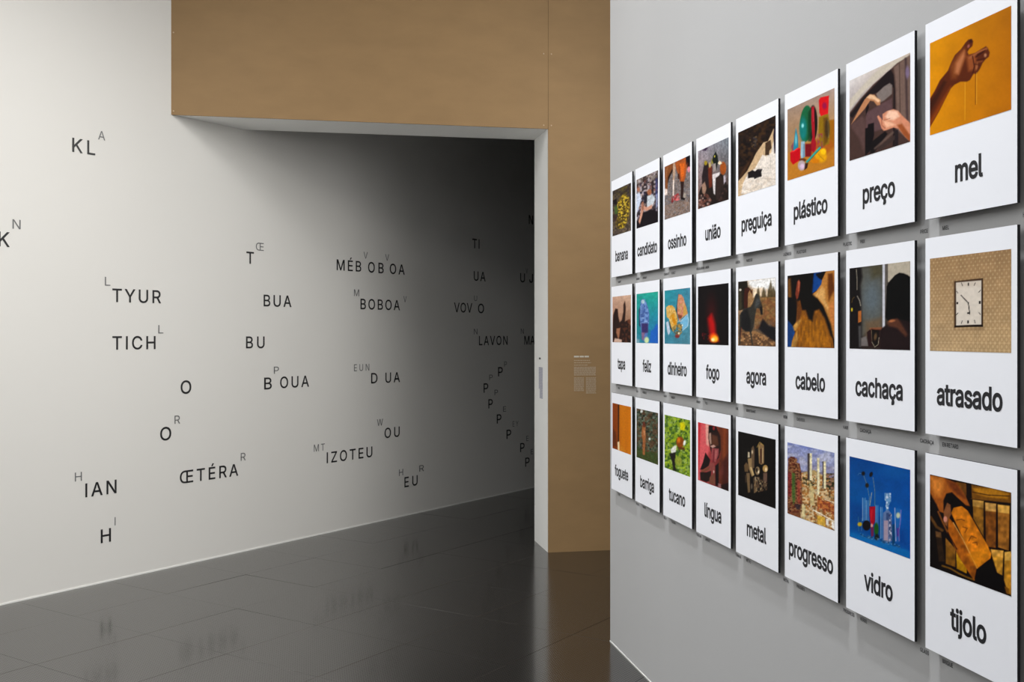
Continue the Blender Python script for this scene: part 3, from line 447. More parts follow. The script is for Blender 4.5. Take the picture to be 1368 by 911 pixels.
# ------------------------------------------------------------------ painter for the printed photographs
class Print:
    """colours of one printed photograph, worked out on a grid that spans the print; shapes are given in the
    coordinates of a sketch whose corners are the four points of quad"""
    def __init__(s, quad, nx, ny, seed=0):
        s.nx, s.ny = nx, ny
        s.u, s.v = np.meshgrid(np.linspace(0, 1, nx), np.linspace(0, 1, ny))
        src = [(0, 0), (1, 0), (1, 1), (0, 1)]
        A, B = [], []
        for (x, y), (X, Y) in zip(src, quad):
            A += [[x, y, 1, 0, 0, 0, -X * x, -X * y], [0, 0, 0, x, y, 1, -Y * x, -Y * y]]; B += [X, Y]
        h = np.linalg.solve(np.array(A, float), np.array(B, float))
        d = h[6] * s.u + h[7] * s.v + 1
        s.X = (h[0] * s.u + h[1] * s.v + h[2]) / d; s.Y = (h[3] * s.u + h[4] * s.v + h[5]) / d
        s.c = np.zeros((ny, nx, 3)); s.rg = np.random.default_rng(seed)
        s.clip = None
    def put(s, col, m):
        if s.clip is not None: m = m * s.clip
        s.c = s.c * (1 - m[..., None]) + np.asarray(col, float) * m[..., None]; return s
    def bg(s, *cols):
        """corner colours: one, two (left, right) or four (TL, TR, BR, BL)"""
        c = [np.array(k, float) for k in cols]
        if len(c) == 1: c = c * 4
        if len(c) == 2: c = [c[0], c[1], c[1], c[0]]
        u, v = s.u[..., None], s.v[..., None]
        s.c = (c[0] * (1 - u) + c[1] * u) * (1 - v) + (c[3] * (1 - u) + c[2] * u) * v; return s
    def sd_poly(s, pts):
        X, Y = s.X, s.Y; d = np.full(X.shape, 1e9); ins = np.zeros(X.shape, bool); n = len(pts)
        for i in range(n):
            x0, y0 = pts[i]; x1, y1 = pts[(i + 1) % n]; ex, ey = x1 - x0, y1 - y0
            t = np.clip(((X - x0) * ex + (Y - y0) * ey) / (ex * ex + ey * ey + 1e-9), 0, 1)
            d = np.minimum(d, np.hypot(X - x0 - t * ex, Y - y0 - t * ey))
            if y0 != y1:
                c = ((y0 <= Y) & (Y < y1)) | ((y1 <= Y) & (Y < y0))
                ins ^= c & (X < x0 + (Y - y0) / (y1 - y0) * ex)
        return np.where(ins, -d, d)
    def mask(s, pts, soft=4): return np.clip(0.5 - s.sd_poly(pts) / soft, 0, 1)
    def P(s, col, pts, soft=4, a=1): return s.put(col, s.mask(pts, soft) * a)
    def R(s, col, x0, y0, x1, y1, soft=4, a=1): return s.P(col, [(x0, y0), (x1, y0), (x1, y1), (x0, y1)], soft, a)
    def emask(s, cx, cy, rx, ry, rot=0, soft=0.15):
        r = radians(rot); x, y = s.X - cx, s.Y - cy
        a, b = x * math.cos(r) + y * math.sin(r), -x * math.sin(r) + y * math.cos(r)
        return np.clip(0.5 - (np.hypot(a / rx, b / ry) - 1) / soft, 0, 1)
    def E(s, col, cx, cy, rx, ry, rot=0, soft=0.15, a=1): return s.put(col, s.emask(cx, cy, rx, ry, rot, soft) * a)
    def L(s, col, w_, pts, soft=3, a=1):
        d = np.full(s.X.shape, 1e9)
        for (x0, y0), (x1, y1) in zip(pts, pts[1:]):
            ex, ey = x1 - x0, y1 - y0
            t = np.clip(((s.X - x0) * ex + (s.Y - y0) * ey) / (ex * ex + ey * ey + 1e-9), 0, 1)
            d = np.minimum(d, np.hypot(s.X - x0 - t * ex, s.Y - y0 - t * ey))
        return s.put(col, np.clip(0.5 - (d - w_ / 2) / soft, 0, 1) * a)
    def vn(s, sx, sy):
        x = s.X / sx + 50; y = s.Y / sy + 50; t = s.rg.random((220, 220))
        xi, yi = x.astype(int) % 219, y.astype(int) % 219; fx, fy = x - np.floor(x), y - np.floor(y)
        fx, fy = fx * fx * (3 - 2 * fx), fy * fy * (3 - 2 * fy)
        return (t[yi, xi] * (1 - fx) + t[yi, xi + 1] * fx) * (1 - fy) + (t[yi + 1, xi] * (1 - fx) + t[yi + 1, xi + 1] * fx) * fy
    def S(s, cols, sx, sy, pts=None, a=1, sharp=3, soft=6):
        """mottle with several colours, inside pts when given"""
        m0 = (s.mask(pts, soft) if pts else np.ones(s.X.shape)) * a
        for c in cols:
            s.put(c, np.clip((s.vn(sx, sy) - 0.5) * sharp + 0.35, 0, 1) * m0)
        return s
    def N(s, amp, sx, sy=None, pts=None):
        k = (s.vn(sx, sy or sx) - 0.5) * 2 * amp
        if pts: k = k * s.mask(pts, 6)
        s.c = np.clip(s.c * (1 + k[..., None]), 0, 255); return s
    def within(s, m=None): s.clip = m; return s
    def mesh(s, w_, h_, grain=.1):
        wd = s.X.max() - s.X.min(); s.N(grain, wd / 26); s.N(grain, wd / 52, wd / 40)
        x = np.clip(s.c, 0, 255) / 255; x = x * (1 - 0.5 * np.exp(-x / 0.13))
        g = x.mean(-1, keepdims=True); x = np.clip(g + (x - g) * 1.1, 0, 1)
        c = lin(x * 255); nx, ny = s.nx, s.ny
        vs_ = np.stack([s.u * w_, (1 - s.v) * h_, np.zeros_like(s.u)], -1).reshape(-1, 3)
        idx = np.arange(nx * ny).reshape(ny, nx)
        f = np.stack([idx[1:, :-1], idx[1:, 1:], idx[:-1, 1:], idx[:-1, :-1]], -1).reshape(-1, 4)
        me = bpy.data.meshes.new('photo_print')
        me.vertices.add(len(vs_)); me.vertices.foreach_set('co', vs_.ravel())
        me.loops.add(f.size); me.loops.foreach_set('vertex_index', f.ravel())
        me.polygons.add(len(f)); me.polygons.foreach_set('loop_start', np.arange(len(f)) * 4)
        me.polygons.foreach_set('loop_total', np.full(len(f), 4)); me.update(calc_edges=True)
        at = me.color_attributes.new('print', 'FLOAT_COLOR', 'POINT')
        at.data.foreach_set('color', np.concatenate([c.reshape(-1, 3), np.ones((nx * ny, 1))], 1).ravel())
        me.materials.append(M['print']); return me

# ------------------------------------------------------------------ the twenty-four printed photographs
def ph_mel(n):
    p = Print([(27,240),(577,-5),(580,690),(27,862)], *n, 1).bg((206,138,10),(168,104,14),(178,108,8),(206,136,8)).N(.04, 90)
    arm = [(20,625),(60,560),(95,490),(150,425),(175,365),(198,320),(240,280),(268,240),(288,218),(312,213),(322,230),(316,262),(296,280),(283,300),(292,318),(335,308),(380,280),(408,264),(420,275),(434,305),(428,335),(405,352),(385,378),(368,415),(345,448),(325,448),(300,490),(280,500),(235,500),(195,520),(170,545),(130,620),(90,700),(27,808)]
    p.P((86,40,18), arm, 8)
    p.within(p.mask(arm, 6))
    p.P((120,66,34), [(165,400),(210,320),(262,270),(275,300),(262,350),(235,430),(205,480),(175,480)], 30)
    p.P((176,112,76), [(196,440),(205,375),(240,320),(262,290),(266,330),(240,400),(222,450)], 24)
    p.P((140,78,44), [(275,330),(330,315),(345,350),(330,420),(290,430)], 24)
    p.L((150,92,60), 14, [(300,340),(360,300),(412,280)], 12); p.E((186,136,106), 404, 324, 9, 13, 0, .9, .8); p.E((150,94,62), 346, 400, 8, 24, 10, .9); p.L((56,22,12), 5, [(352,318),(404,290)], 5); p.L((56,22,12), 5, [(345,356),(402,346)], 5); p.L((64,26,14), 5, [(325,380),(368,392)], 5); p.L((140,86,56), 8, [(348,370),(384,364)], 7, .7)
    p.L((60,24,12), 7, [(318,330),(330,400),(320,440)], 6); p.L((60,24,12), 7, [(340,335),(395,300)], 6)
    p.P((60,28,14), [(20,640),(70,575),(120,490),(140,500),(90,600),(20,720)], 20); p.P((128,62,16), [(27,800),(27,760),(110,620),(170,530),(150,585),(80,720)], 24)
    p.E((60,26,20), 305, 228, 12, 12, 0, .5); p.E((150,90,80), 290, 262, 8, 12, 20, .9)
    p.within()
    p.L((228,172,60), 4, [(267,506),(267,640),(266,760)], 4, .7); p.L((228,180,80), 4, [(346,440),(346,650)], 4, .6); p.L((90,44,10), 4, [(338,446),(338,655)], 4, .8)
    return p
def ph_preco(n):
    p = Print([(35,240),(537,10),(540,738),(35,888)], *n, 2).bg((214,208,206),(196,180,168),(70,52,50),(60,40,44))
    p.P((196,186,172), [(35,395),(170,250),(290,130),(537,20),(537,120),(420,100),(330,170),(150,330),(35,480)], 14)
    p.P((70,52,48), [(35,500),(120,390),(230,270),(370,150),(430,95),(545,30),(545,900),(30,900)], 10)
    p.P((112,92,84), [(400,130),(545,20),(545,740),(430,640),(415,250)], 16); p.L((70,54,50), 6, [(448,100),(455,500)], 8); p.L((64,50,52), 16, [(500,60),(515,560)], 18); p.E((120,104,128), 515, 170, 16, 50, 0, .7)
    p.P((30,22,26), [(35,520),(150,370),(250,270),(340,175),(375,148),(400,190),(412,320),(412,770),(395,775),(400,300),(372,260),(270,330),(180,370),(60,540)], 10)
    p.P((122,112,108), [(255,345),(320,285),(365,258),(388,275),(386,345),(320,400),(280,420)], 10); p.P((92,70,72), [(170,500),(290,430),(386,380),(395,600),(250,650),(170,640)], 14)
    p.P((104,80,80), [(40,600),(140,520),(170,560),(160,830),(110,700)], 24, .5)
    p.P((16,10,16), [(165,625),(185,620),(188,592),(236,580),(238,680),(210,800),(165,850)], 8); p.P((20,14,18), [(210,740),(330,650),(350,670),(235,830),(205,830)], 10)
    p.L((110,92,84), 18, [(245,790),(395,660)], 12, .7); p.L((60,48,46), 30, [(285,790),(410,700)], 10)
    p.P((38,30,34), [(412,640),(440,640),(440,770),(412,775)], 6)
    p.P((178,126,92), [(130,440),(160,390),(200,348),(240,352),(262,378),(290,392),(288,435),(262,440),(235,405),(205,400),(185,430),(165,460),(50,590),(60,570)], 8); p.P((226,186,150), [(175,375),(205,350),(240,360),(270,385),(290,400),(272,415),(240,392),(205,385)], 10)
    p.P((24,16,20), [(168,460),(190,425),(196,455),(170,520)], 8)
    hand = [(262,528),(275,520),(292,540),(310,560),(308,510),(345,485),(400,470),(440,485),(470,520),(545,590),(545,740),(500,700),(440,630),(400,620),(345,640),(318,645),(300,625),(285,580)]
    p.P((206,140,112), hand, 7); p.within(p.mask(hand, 5))
    p.P((240,196,170), [(360,480),(430,485),(450,530),(400,560),(350,555),(330,530)], 20); p.P((232,180,150), [(310,560),(390,580),(420,600),(340,620)], 16)
    p.P((150,84,50), [(430,600),(470,590),(545,690),(545,750),(480,680)], 16); p.L((150,90,72), 6, [(300,540),(302,600),(330,625)], 5); p.L((160,100,80), 5, [(320,560),(370,545)], 5)
    return p.within()
def ph_plastico(n):
    p = Print([(35,215),(478,20),(478,745),(38,885)], *n, 3).bg((150,128,112),(166,146,138),(176,116,40),(172,122,66)).N(.04, 60)
    p.P((178,118,44), [(35,640),(150,560),(300,520),(478,440),(478,760),(38,900)], 60); p.P((150,96,20), [(430,320),(480,315),(480,560),(430,580)], 10); p.P((160,90,30), [(200,560),(330,500),(430,480),(478,560),(400,640),(200,640)], 30)
    p.E((22,20,20), 278, 345, 42, 165, 0, .14); p.E((26,92,60), 213, 350, 60, 172, 4, .08)
    p.E((20,122,124), 185, 400, 34, 110, 0, .6, .8); p.P((14,52,30), [(232,240),(262,200),(268,520),(232,515)], 16, .8); p.E((150,220,220), 181, 368, 11, 20, 0, .9)
    p.P((150,24,40), [(264,190),(290,190),(296,480),(310,540),(305,600),(285,622),(255,600),(258,540),(272,480),(262,310)], 5); p.L((206,90,100), 5, [(278,220),(282,330)], 5, .7); p.R((110,16,30), 205, 540, 262, 660, 14)
    p.P((196,24,34), [(332,130),(350,105),(428,90),(420,262),(398,268),(352,282),(338,250)], 5); p.E((140,20,70), 385, 185, 20, 30, 0, .8)
    p.P((134,104,20), [(335,290),(420,260),(440,400),(430,540),(350,570),(330,440)], 10); p.P((90,60,24), [(375,300),(410,290),(415,520),(380,560)], 16, .7); p.L((200,190,160), 5, [(418,320),(425,480)], 6, .7); p.E((40,30,28), 412, 400, 22, 90, 0, .5, .6)
    p.S([(150,40,70),(130,80,90)], 12, 18, [(315,450),(370,440),(375,590),(320,580)], .7)
    p.P((180,10,30), [(62,620),(120,575),(158,580),(158,690),(90,735),(66,700)], 5); p.P((222,60,60), [(62,620),(120,575),(150,580),(95,615)], 6); p.P((120,60,90), [(70,560),(95,520),(100,600),(80,600)], 8, .7)
    p.P((40,126,150), [(116,385),(135,470),(140,570),(92,605),(98,520)], 6); p.E((120,190,200), 118, 500, 8, 50, 0, .9)
    p.P((150,180,198), [(165,520),(200,515),(203,660),(170,680),(162,640)], 6); p.P((90,120,140), [(188,540),(202,540),(202,660),(185,670)], 8, .7); p.E((90,50,20), 182, 690, 32, 16, 0, .5)
    p.E((216,156,20), 350, 650, 55, 65, -20, .4); p.E((240,190,30), 375, 612, 26, 30, 0, .6); p.E((200,120,10), 300, 700, 40, 22, 0, .5); p.L((120,80,20), 5, [(330,640),(380,690)], 6, .6)
    p.L((60,150,140), 17, [(220,708),(345,575)], 5); p.L((30,90,90), 5, [(228,715),(350,585)], 4)
    p.E((176,158,164), 172, 742, 36, 48, 0, .3); p.E((214,186,210), 178, 750, 20, 24, 0, .8); p.P((50,30,24), [(205,720),(235,720),(225,765),(198,785)], 8)
    return p
def ph_preguica(n):
    p = Print([(38,208),(418,35),(432,760),(38,885)], *n, 4).bg((24,16,16)).S([(60,44,32),(14,10,12),(44,32,30),(84,60,34)], 26, 22, None, .5)
    p.S([(120,96,60),(60,60,70)], 18, 16, [(150,280),(230,240),(240,330),(190,370)], .7)
    p.P((196,168,134), [(38,720),(130,610),(225,420),(300,310),(345,300),(400,170),(420,180),(440,780),(30,900)], 8)
    p.P((226,216,206), [(90,740),(150,620),(210,590),(290,440),(330,455),(380,420),(400,300),(432,420),(436,760),(200,850),(70,860)], 10)
    p.P((40,26,20), [(38,610),(100,560),(160,480),(200,470),(130,610),(60,690),(38,700)], 16); p.P((80,56,36), [(60,640),(150,500),(165,510),(100,640),(45,700)], 18, .6)
    p.P((66,50,38), [(318,318),(372,285),(384,370),(360,400),(360,445),(318,445)], 6); p.P((40,34,50), [(398,240),(405,170),(422,160),(424,430),(412,425)], 6)
    p.L((150,138,124), 4, [(210,580),(432,582)], 4, .7); p.L((150,138,124), 4, [(290,690),(432,706)], 4, .8); p.L((140,120,100), 4, [(105,800),(190,835)], 4, .8); p.L((160,150,140), 4, [(280,690),(280,830)], 4, .6); p.L((160,150,140), 4, [(375,470),(378,600)], 4, .5)
    p.P((26,20,24), [(140,625),(190,600),(215,615),(240,592),(290,590),(280,625),(286,670),(235,685),(210,700),(200,680),(140,690)], 6); p.L((90,84,90), 5, [(240,605),(292,595)], 4)
    p.S([(236,226,214),(180,160,140)], 40, 30, [(60,760),(200,700),(430,640),(432,760),(60,870)], .35)
    return p
def ph_uniao(n):
    p = Print([(50,208),(400,55),(405,775),(50,885)], *n, 5).bg((150,140,148),(120,128,136),(70,50,44),(120,90,80)).N(.12, 14, 30)
    for k in range(14): p.L((104,104,108), 4, [(40 + k * 30, 130), (230 + k * 30, 420)], 5, .35)
    p.P((60,44,66), [(100,200),(135,165),(165,170),(140,205)], 10)
    p.P((34,26,24), [(60,700),(90,620),(150,590),(190,560),(240,500),(330,470),(370,560),(400,640),(405,790),(60,900)], 12)
    p.P((40,30,34), [(95,500),(110,420),(120,360),(160,340),(215,400),(210,640),(100,600)], 10); p.P((96,44,30), [(165,400),(215,380),(215,620),(180,640)], 10)
    p.E((150,130,40), 140, 345, 18, 26, 0, .5); p.E((186,160,110), 188, 370, 14, 30, 0, .5); p.E((140,130,60), 215, 330, 12, 30, 0, .6)
    p.P((18,26,24), [(215,320),(222,270),(255,215),(275,260),(285,320),(262,440),(245,380)], 7); p.E((190,180,80), 243, 270, 7, 12, 0, .6)
    p.E((150,80,36), 340, 410, 36, 75, 0, .2); p.P((230,214,186), [(280,350),(300,320),(330,355),(300,370)], 6); p.E((240,210,170), 302, 342, 10, 12, 0, .6)
    p.P((214,206,206), [(218,480),(300,455),(300,500),(255,520),(250,720),(232,700),(222,600)], 7); p.P((50,38,36), [(262,520),(310,480),(345,560),(340,760),(262,780)], 8)
    p.P((150,140,136), [(225,360),(255,350),(262,440),(230,450)], 8); p.P((150,120,104), [(95,600),(130,560),(150,640),(130,720),(100,690)], 10); p.P((180,170,180), [(345,500),(365,490),(372,560),(350,600)], 8)
    p.S([(190,160,150),(30,22,24),(110,70,60)], 18, 20, [(55,720),(160,700),(210,780),(180,850),(55,880)], .8); p.S([(80,60,56),(20,16,18)], 20, 26, [(330,600),(405,600),(405,780),(280,800)], .6)
    return p
def ph_ossinho(n):
    p = Print([(50,215),(350,75),(357,770),(55,875)], *n, 6).bg((120,116,118)).S([(90,86,90),(150,146,148),(70,64,66),(128,106,92)], 12, 9, None, .5, 5)
    p.S([(110,84,66),(150,130,120)], 12, 9, [(55,700),(357,600),(357,780),(50,880)], .6, 5)
    p.P((120,74,44), [(50,215),(160,160),(150,270),(110,330),(90,400),(85,520),(60,520),(60,360),(50,340)], 7); p.P((150,100,70), [(60,240),(90,220),(80,330),(62,400)], 14, .6); p.P((36,22,18), [(92,340),(140,240),(150,260),(105,360),(88,420)], 8)
    p.P((226,208,200), [(60,480),(85,500),(85,560),(50,570),(45,520)], 7)
    p.P((176,148,128), [(150,170),(178,160),(180,290),(168,380),(165,560),(150,560),(150,380)], 6); p.P((228,214,206), [(150,380),(166,380),(163,575),(150,575)], 5)
    p.P((156,84,44), [(172,165),(240,120),(330,75),(310,250),(300,340),(280,410),(235,400),(220,330),(190,250)], 6); p.P((200,100,40), [(230,180),(290,160),(285,300),(262,380),(240,300)], 18); p.L((80,34,20), 7, [(225,210),(240,380)], 7, .7); p.P((60,34,26), [(205,300),(225,300),(232,370),(212,370)], 6)
    p.P((44,26,24), [(238,395),(282,400),(275,560),(268,610),(245,600),(246,480)], 5); p.P((24,18,18), [(245,590),(300,600),(290,630),(250,620)], 6)
    p.P((22,16,24), [(298,95),(352,75),(350,215),(325,220),(305,180)], 6); p.E((214,140,150), 338, 250, 18, 36, 0, .3); p.P((110,50,30), [(315,160),(332,170),(330,230),(312,230)], 6, .6)
    p.S([(196,110,110),(150,56,60)], 16, 20, [(135,600),(160,575),(215,540),(240,600),(235,625),(145,655)], 1, 6); p.P((120,44,46), [(130,640),(150,600),(160,650),(140,665)], 6); p.E((160,150,140), 292, 570, 16, 30, 0, .6)
    return p
def ph_candidato(n):
    p = Print([(192,198),(332,145),(337,488),(192,532)], *n, 7).bg((96,78,84)).S([(50,38,40),(170,150,140),(120,80,70),(60,60,90),(190,180,180),(30,24,28)], 13, 13, None, .75, 6)
    p.S([(170,160,150),(60,46,44)], 10, 10, [(192,195),(335,145),(335,200),(192,250)], .6, 6)
    p.P((26,20,26), [(192,480),(235,420),(300,400),(338,420),(338,490),(192,535)], 10)
    p.P((196,204,222), [(192,290),(215,285),(225,330),(205,400),(192,430)], 7); p.E((160,110,90), 205, 262, 10, 14, 0, .4)
    p.P((190,196,202), [(262,310),(300,300),(318,330),(300,380),(262,390)], 7); p.E((150,96,72), 278, 285, 14, 20, 0, .3); p.P((40,40,48), [(240,300),(262,300),(262,350),(245,360)], 7)
    p.P((196,146,126), [(226,365),(262,385),(298,368),(296,395),(258,410),(240,400),(232,440),(215,500),(205,480),(220,420)], 6); p.P((150,104,86), [(225,350),(240,345),(242,400),(228,410)], 6)
    p.P((60,66,110), [(315,200),(332,195),(332,330),(318,320)], 8, .7); p.P((150,160,190), [(320,300),(334,300),(334,380),(322,400)], 8, .8)
    return p
def ph_banana(n):
    p = Print([(32,285),(148,235),(150,550),(32,582)], *n, 8).bg((78,70,58),(60,54,60),(120,104,90),(96,84,74)).S([(60,52,50),(110,96,70),(40,36,36)], 10, 10, None, .6, 5)
    p.S([(90,80,40),(50,40,40)], 12, 12, [(40,290),(148,240),(148,300),(60,320)], .8, 5)
    b = [(62,370),(80,330),(105,305),(135,330),(142,400),(128,480),(105,530),(65,530),(52,500),(70,450)]
    p.P((120,98,30), b, 16); p.S([(176,148,44),(70,56,26),(204,176,70),(60,50,34)], 8, 9, b, .85, 6)
    p.P((26,20,24), [(34,345),(55,335),(64,370),(38,372)], 6); p.P((70,100,50), [(45,385),(62,380),(66,430),(48,440)], 8, .8); p.P((60,40,40), [(40,430),(60,440),(58,480),(38,480)], 8, .6)
    return p
def ph_atrasado(n):
    p = Print([(40,100),(705,32),(705,880),(38,852)], *n, 9).bg((160,130,96),(158,128,96),(190,162,124),(184,158,124)).N(.05, 60)
    fx = (p.u * 19.5) % 1 - .5; fy = (p.v * 14 + .3) % 1 - .5; r = np.hypot(fx, fy)
    p.put((128,102,70), np.clip(1 - abs(r - .36) / .12, 0, 1) * .45); p.put((222,204,164), np.clip(1 - abs(abs(fx) + abs(fy) - .98) / .16, 0, 1) * .8); p.put((216,196,150), np.clip(1 - r / .16, 0, 1) * .55)
    p.P((120,96,72), [(228,285),(250,275),(250,680),(480,665),(480,690),(232,685)], 14, .5)
    p.P((54,36,24), [(240,286),(475,266),(475,662),(240,664)], 4); p.P((24,16,12), [(240,650),(475,648),(475,663),(240,664)], 4)
    p.P((216,206,194), [(254,298),(461,284),(461,643),(254,648)], 4); p.P((196,182,168), [(254,298),(461,284),(461,330),(254,340)], 30, .5)
    k = (34,28,28)
    for x, y in ((355,313),(352,620)): p.R(k, x - 6, y - 12, x + 6, y + 12, 3)
    p.R(k, 256, 457, 272, 474, 3); p.R(k, 441, 452, 457, 476, 3)
    for a, b in (((298,302),(307,325)),((411,303),(403,324)),((258,370),(270,384)),((455,362),(440,380)),((256,562),(270,546)),((454,562),(440,545)),((296,634),(305,610)),((410,630),(404,608))): p.L(k, 5, [a, b], 3)
    p.L(k, 8, [(356,468),(326,436),(294,402)], 3); p.L(k, 8, [(354,462),(360,510),(366,558)], 3); p.R(k, 344, 543, 370, 556, 3)
    return p
def ph_cachaca(n):
    p = Print([(50,100),(620,35),(622,865),(50,855)], *n, 10).bg((52,46,40),(70,66,60),(60,52,46),(40,30,28))
    p.P((86,86,80), [(150,90),(360,60),(362,680),(160,740)], 60); p.E((96,108,118), 260, 380, 90, 160, 0, 1.2, .7); p.P((70,64,44), [(250,80),(360,60),(360,160),(260,200)], 60, .7); p.P((110,84,60), [(200,600),(360,560),(340,680),(200,760)], 50, .6)
    p.P((20,16,18), [(50,100),(160,88),(170,180),(150,260),(160,420),(162,860),(50,860)], 30)
    p.P((196,196,204), [(362,60),(385,58),(385,655),(362,665)], 6); p.P((90,84,80), [(385,58),(410,56),(405,260),(388,640)], 8); p.P((178,168,152), [(412,50),(622,32),(622,200),(412,230)], 6)
    p.L((190,180,160), 6, [(115,112),(122,200),(122,300)], 6, .8); p.L((196,188,170), 7, [(124,360),(145,400),(156,450)], 7, .8); p.L((150,120,60), 6, [(72,420),(80,385),(96,370)], 7, .6); p.E((190,170,50), 73, 488, 8, 18, 0, .6)
    p.P((160,96,50), [(132,502),(162,496),(162,600),(132,612)], 6); p.P((110,110,110), [(134,640),(158,640),(158,840),(140,840)], 14, .6)
    p.P((6,6,8), [(390,560),(398,380),(402,270),(430,220),(480,165),(520,142),(560,148),(600,165),(630,190),(630,600),(420,600)], 8)
    p.P((34,22,24), [(340,670),(420,620),(500,570),(630,600),(630,870),(340,860)], 14); p.P((96,60,44), [(405,610),(440,575),(500,565),(530,600),(600,720),(580,740),(500,660),(420,640)], 24, .8); p.E((190,120,80), 450, 592, 30, 12, -8, .9, .8)
    p.P((110,104,102), [(160,755),(210,735),(230,830),(160,830)], 12); p.P((40,20,22), [(215,700),(260,660),(340,670),(335,840),(230,830)], 10); p.P((150,90,60), [(240,660),(360,650),(350,675),(250,680)], 12, .7)
    p.P((22,16,14), [(255,670),(330,680),(325,830),(290,840),(262,800)], 6); p.L((196,186,160), 5, [(262,790),(290,838),(322,815),(330,750)], 5, .8); p.L((170,150,120), 5, [(258,680),(262,780)], 5, .6); p.E((90,70,50), 296, 740, 14, 34, 10, .8)
    return p
def ph_cabelo(n):
    p = Print([(48,107),(537,52),(540,875),(48,862)], *n, 11).bg((12,8,8))
    p.P((16,66,128), [(320,80),(400,60),(440,200),(300,300)], 8); p.P((24,60,110), [(48,560),(110,640),(130,720),(90,862),(40,862)], 8)
    p.P((110,74,36), [(50,140),(80,130),(92,330),(60,360),(48,300)], 24)
    p.P((10,8,10), [(345,100),(350,85),(450,66),(450,150),(400,150),(370,130)], 10)
    p.P((176,120,62), [(450,60),(545,50),(545,800),(520,740),(470,560),(420,430),(360,350),(300,335),(310,300),(350,270),(400,200),(410,150)], 10); p.P((206,158,98), [(310,320),(360,280),(410,220),(440,260),(440,360),(480,440),(470,480),(420,400),(370,340)], 24); p.P((90,48,14), [(470,90),(520,80),(540,260),(500,330),(480,380),(468,240)], 24); p.P((190,120,70), [(480,420),(530,380),(535,700),(500,600)], 24, .8)
    p.P((128,80,26), [(90,862),(95,800),(130,700),(110,640),(140,600),(155,400),(180,360),(200,470),(260,420),(330,400),(400,440),(440,520),(480,640),(520,760),(535,880)], 12)
    p.P((180,134,70), [(105,640),(150,590),(185,540),(190,580),(140,680),(120,690)], 20); p.P((196,150,84), [(88,862),(110,790),(150,700),(160,760),(130,862)], 30, .8)
    p.P((150,96,24), [(200,560),(300,560),(420,600),(480,760),(480,862),(180,862)], 60, .8); p.N(.22, 16, 60, [(90,862),(120,600),(340,440),(535,880)])
    p.P((8,6,6), [(185,350),(200,100),(320,70),(305,300),(360,350),(420,430),(500,620),(530,780),(500,740),(440,560),(380,460),(330,480),(310,590),(270,560),(240,470),(205,470)], 26)
    p.P((120,56,40), [(130,300),(150,170),(168,145),(184,180),(178,260),(160,340),(145,360)], 8); p.P((190,110,84), [(160,160),(176,170),(170,260),(160,280)], 8, .7); p.P((96,56,24), [(145,370),(180,380),(200,470),(185,560),(140,600),(150,470)], 24)
    p.P((6,6,10), [(48,330),(90,340),(130,400),(140,500),(130,590),(105,640),(48,570)], 12)
    return p
def ph_agora(n):
    p = Print([(42,100),(475,60),(475,860),(45,855)], *n, 12).bg((180,150,120),(186,182,176),(60,46,34),(90,66,44))
    p.P((240,238,236), [(160,90),(475,62),(475,215),(340,190),(230,190),(170,140)], 30); p.P((236,214,186), [(210,190),(330,180),(320,300),(220,310)], 40)
    p.P((124,96,64), [(150,300),(475,260),(475,560),(160,560)], 30); p.S([(150,112,70),(96,70,44),(120,76,50)], 30, 22, [(240,300),(475,280),(475,640),(240,660)], .6)
    for x, y, w_ in ((420,100,16),(450,170,26),(340,180,20),(278,170,16),(400,180,20)): p.P((78,66,44), [(x, y - 10), (x + w_, y + 60), (x + w_ + 6, 290), (x - w_ - 6, 290), (x - w_, y + 60)], 14, .85)
    p.P((232,210,180), [(368,190),(382,190),(384,280),(370,280)], 8, .8)
    p.P((30,26,20), [(42,95),(150,92),(160,200),(140,420),(60,440),(42,420)], 14); p.P((70,66,50), [(45,200),(80,190),(90,420),(50,440)], 20, .7); p.E((196,190,180), 68, 196, 14, 14, 30, .6)
    p.P((150,116,80), [(160,200),(215,190),(215,330),(180,390),(155,390)], 14)
    p.P((60,28,20), [(120,180),(165,165),(210,215),(208,260),(180,200),(160,240),(155,430),(115,440),(110,300)], 8)
    p.P((150,112,76), [(45,760),(90,700),(240,680),(475,800),(475,865),(45,860)], 20); p.S([(180,142,104),(110,82,60),(70,50,36)], 20, 18, [(45,700),(475,740),(475,865),(45,860)], .7, 5)
    p.P((24,22,26), [(280,660),(330,540),(400,620),(475,640),(475,810),(400,760),(330,700)], 24)
    p.P((50,48,44), [(60,500),(110,420),(190,400),(215,360),(235,280),(255,245),(280,250),(300,320),(325,400),(328,480),(308,490),(290,420),(260,415),(240,520),(225,640),(200,700),(220,850),(205,840),(180,690),(80,660),(70,840),(55,840),(60,640)], 8)
    p.P((20,20,24), [(80,470),(150,420),(190,560),(190,690),(130,690),(80,640)], 24, .8); p.P((22,20,22), [(295,400),(325,400),(328,490),(308,492)], 8); p.E((90,96,100), 270, 350, 24, 60, 15, .9, .5); p.L((200,160,120), 4, [(180,390),(222,320),(235,280)], 5, .8); p.L((96,40,28), 10, [(85,640),(70,760)], 8, .7)
    return p
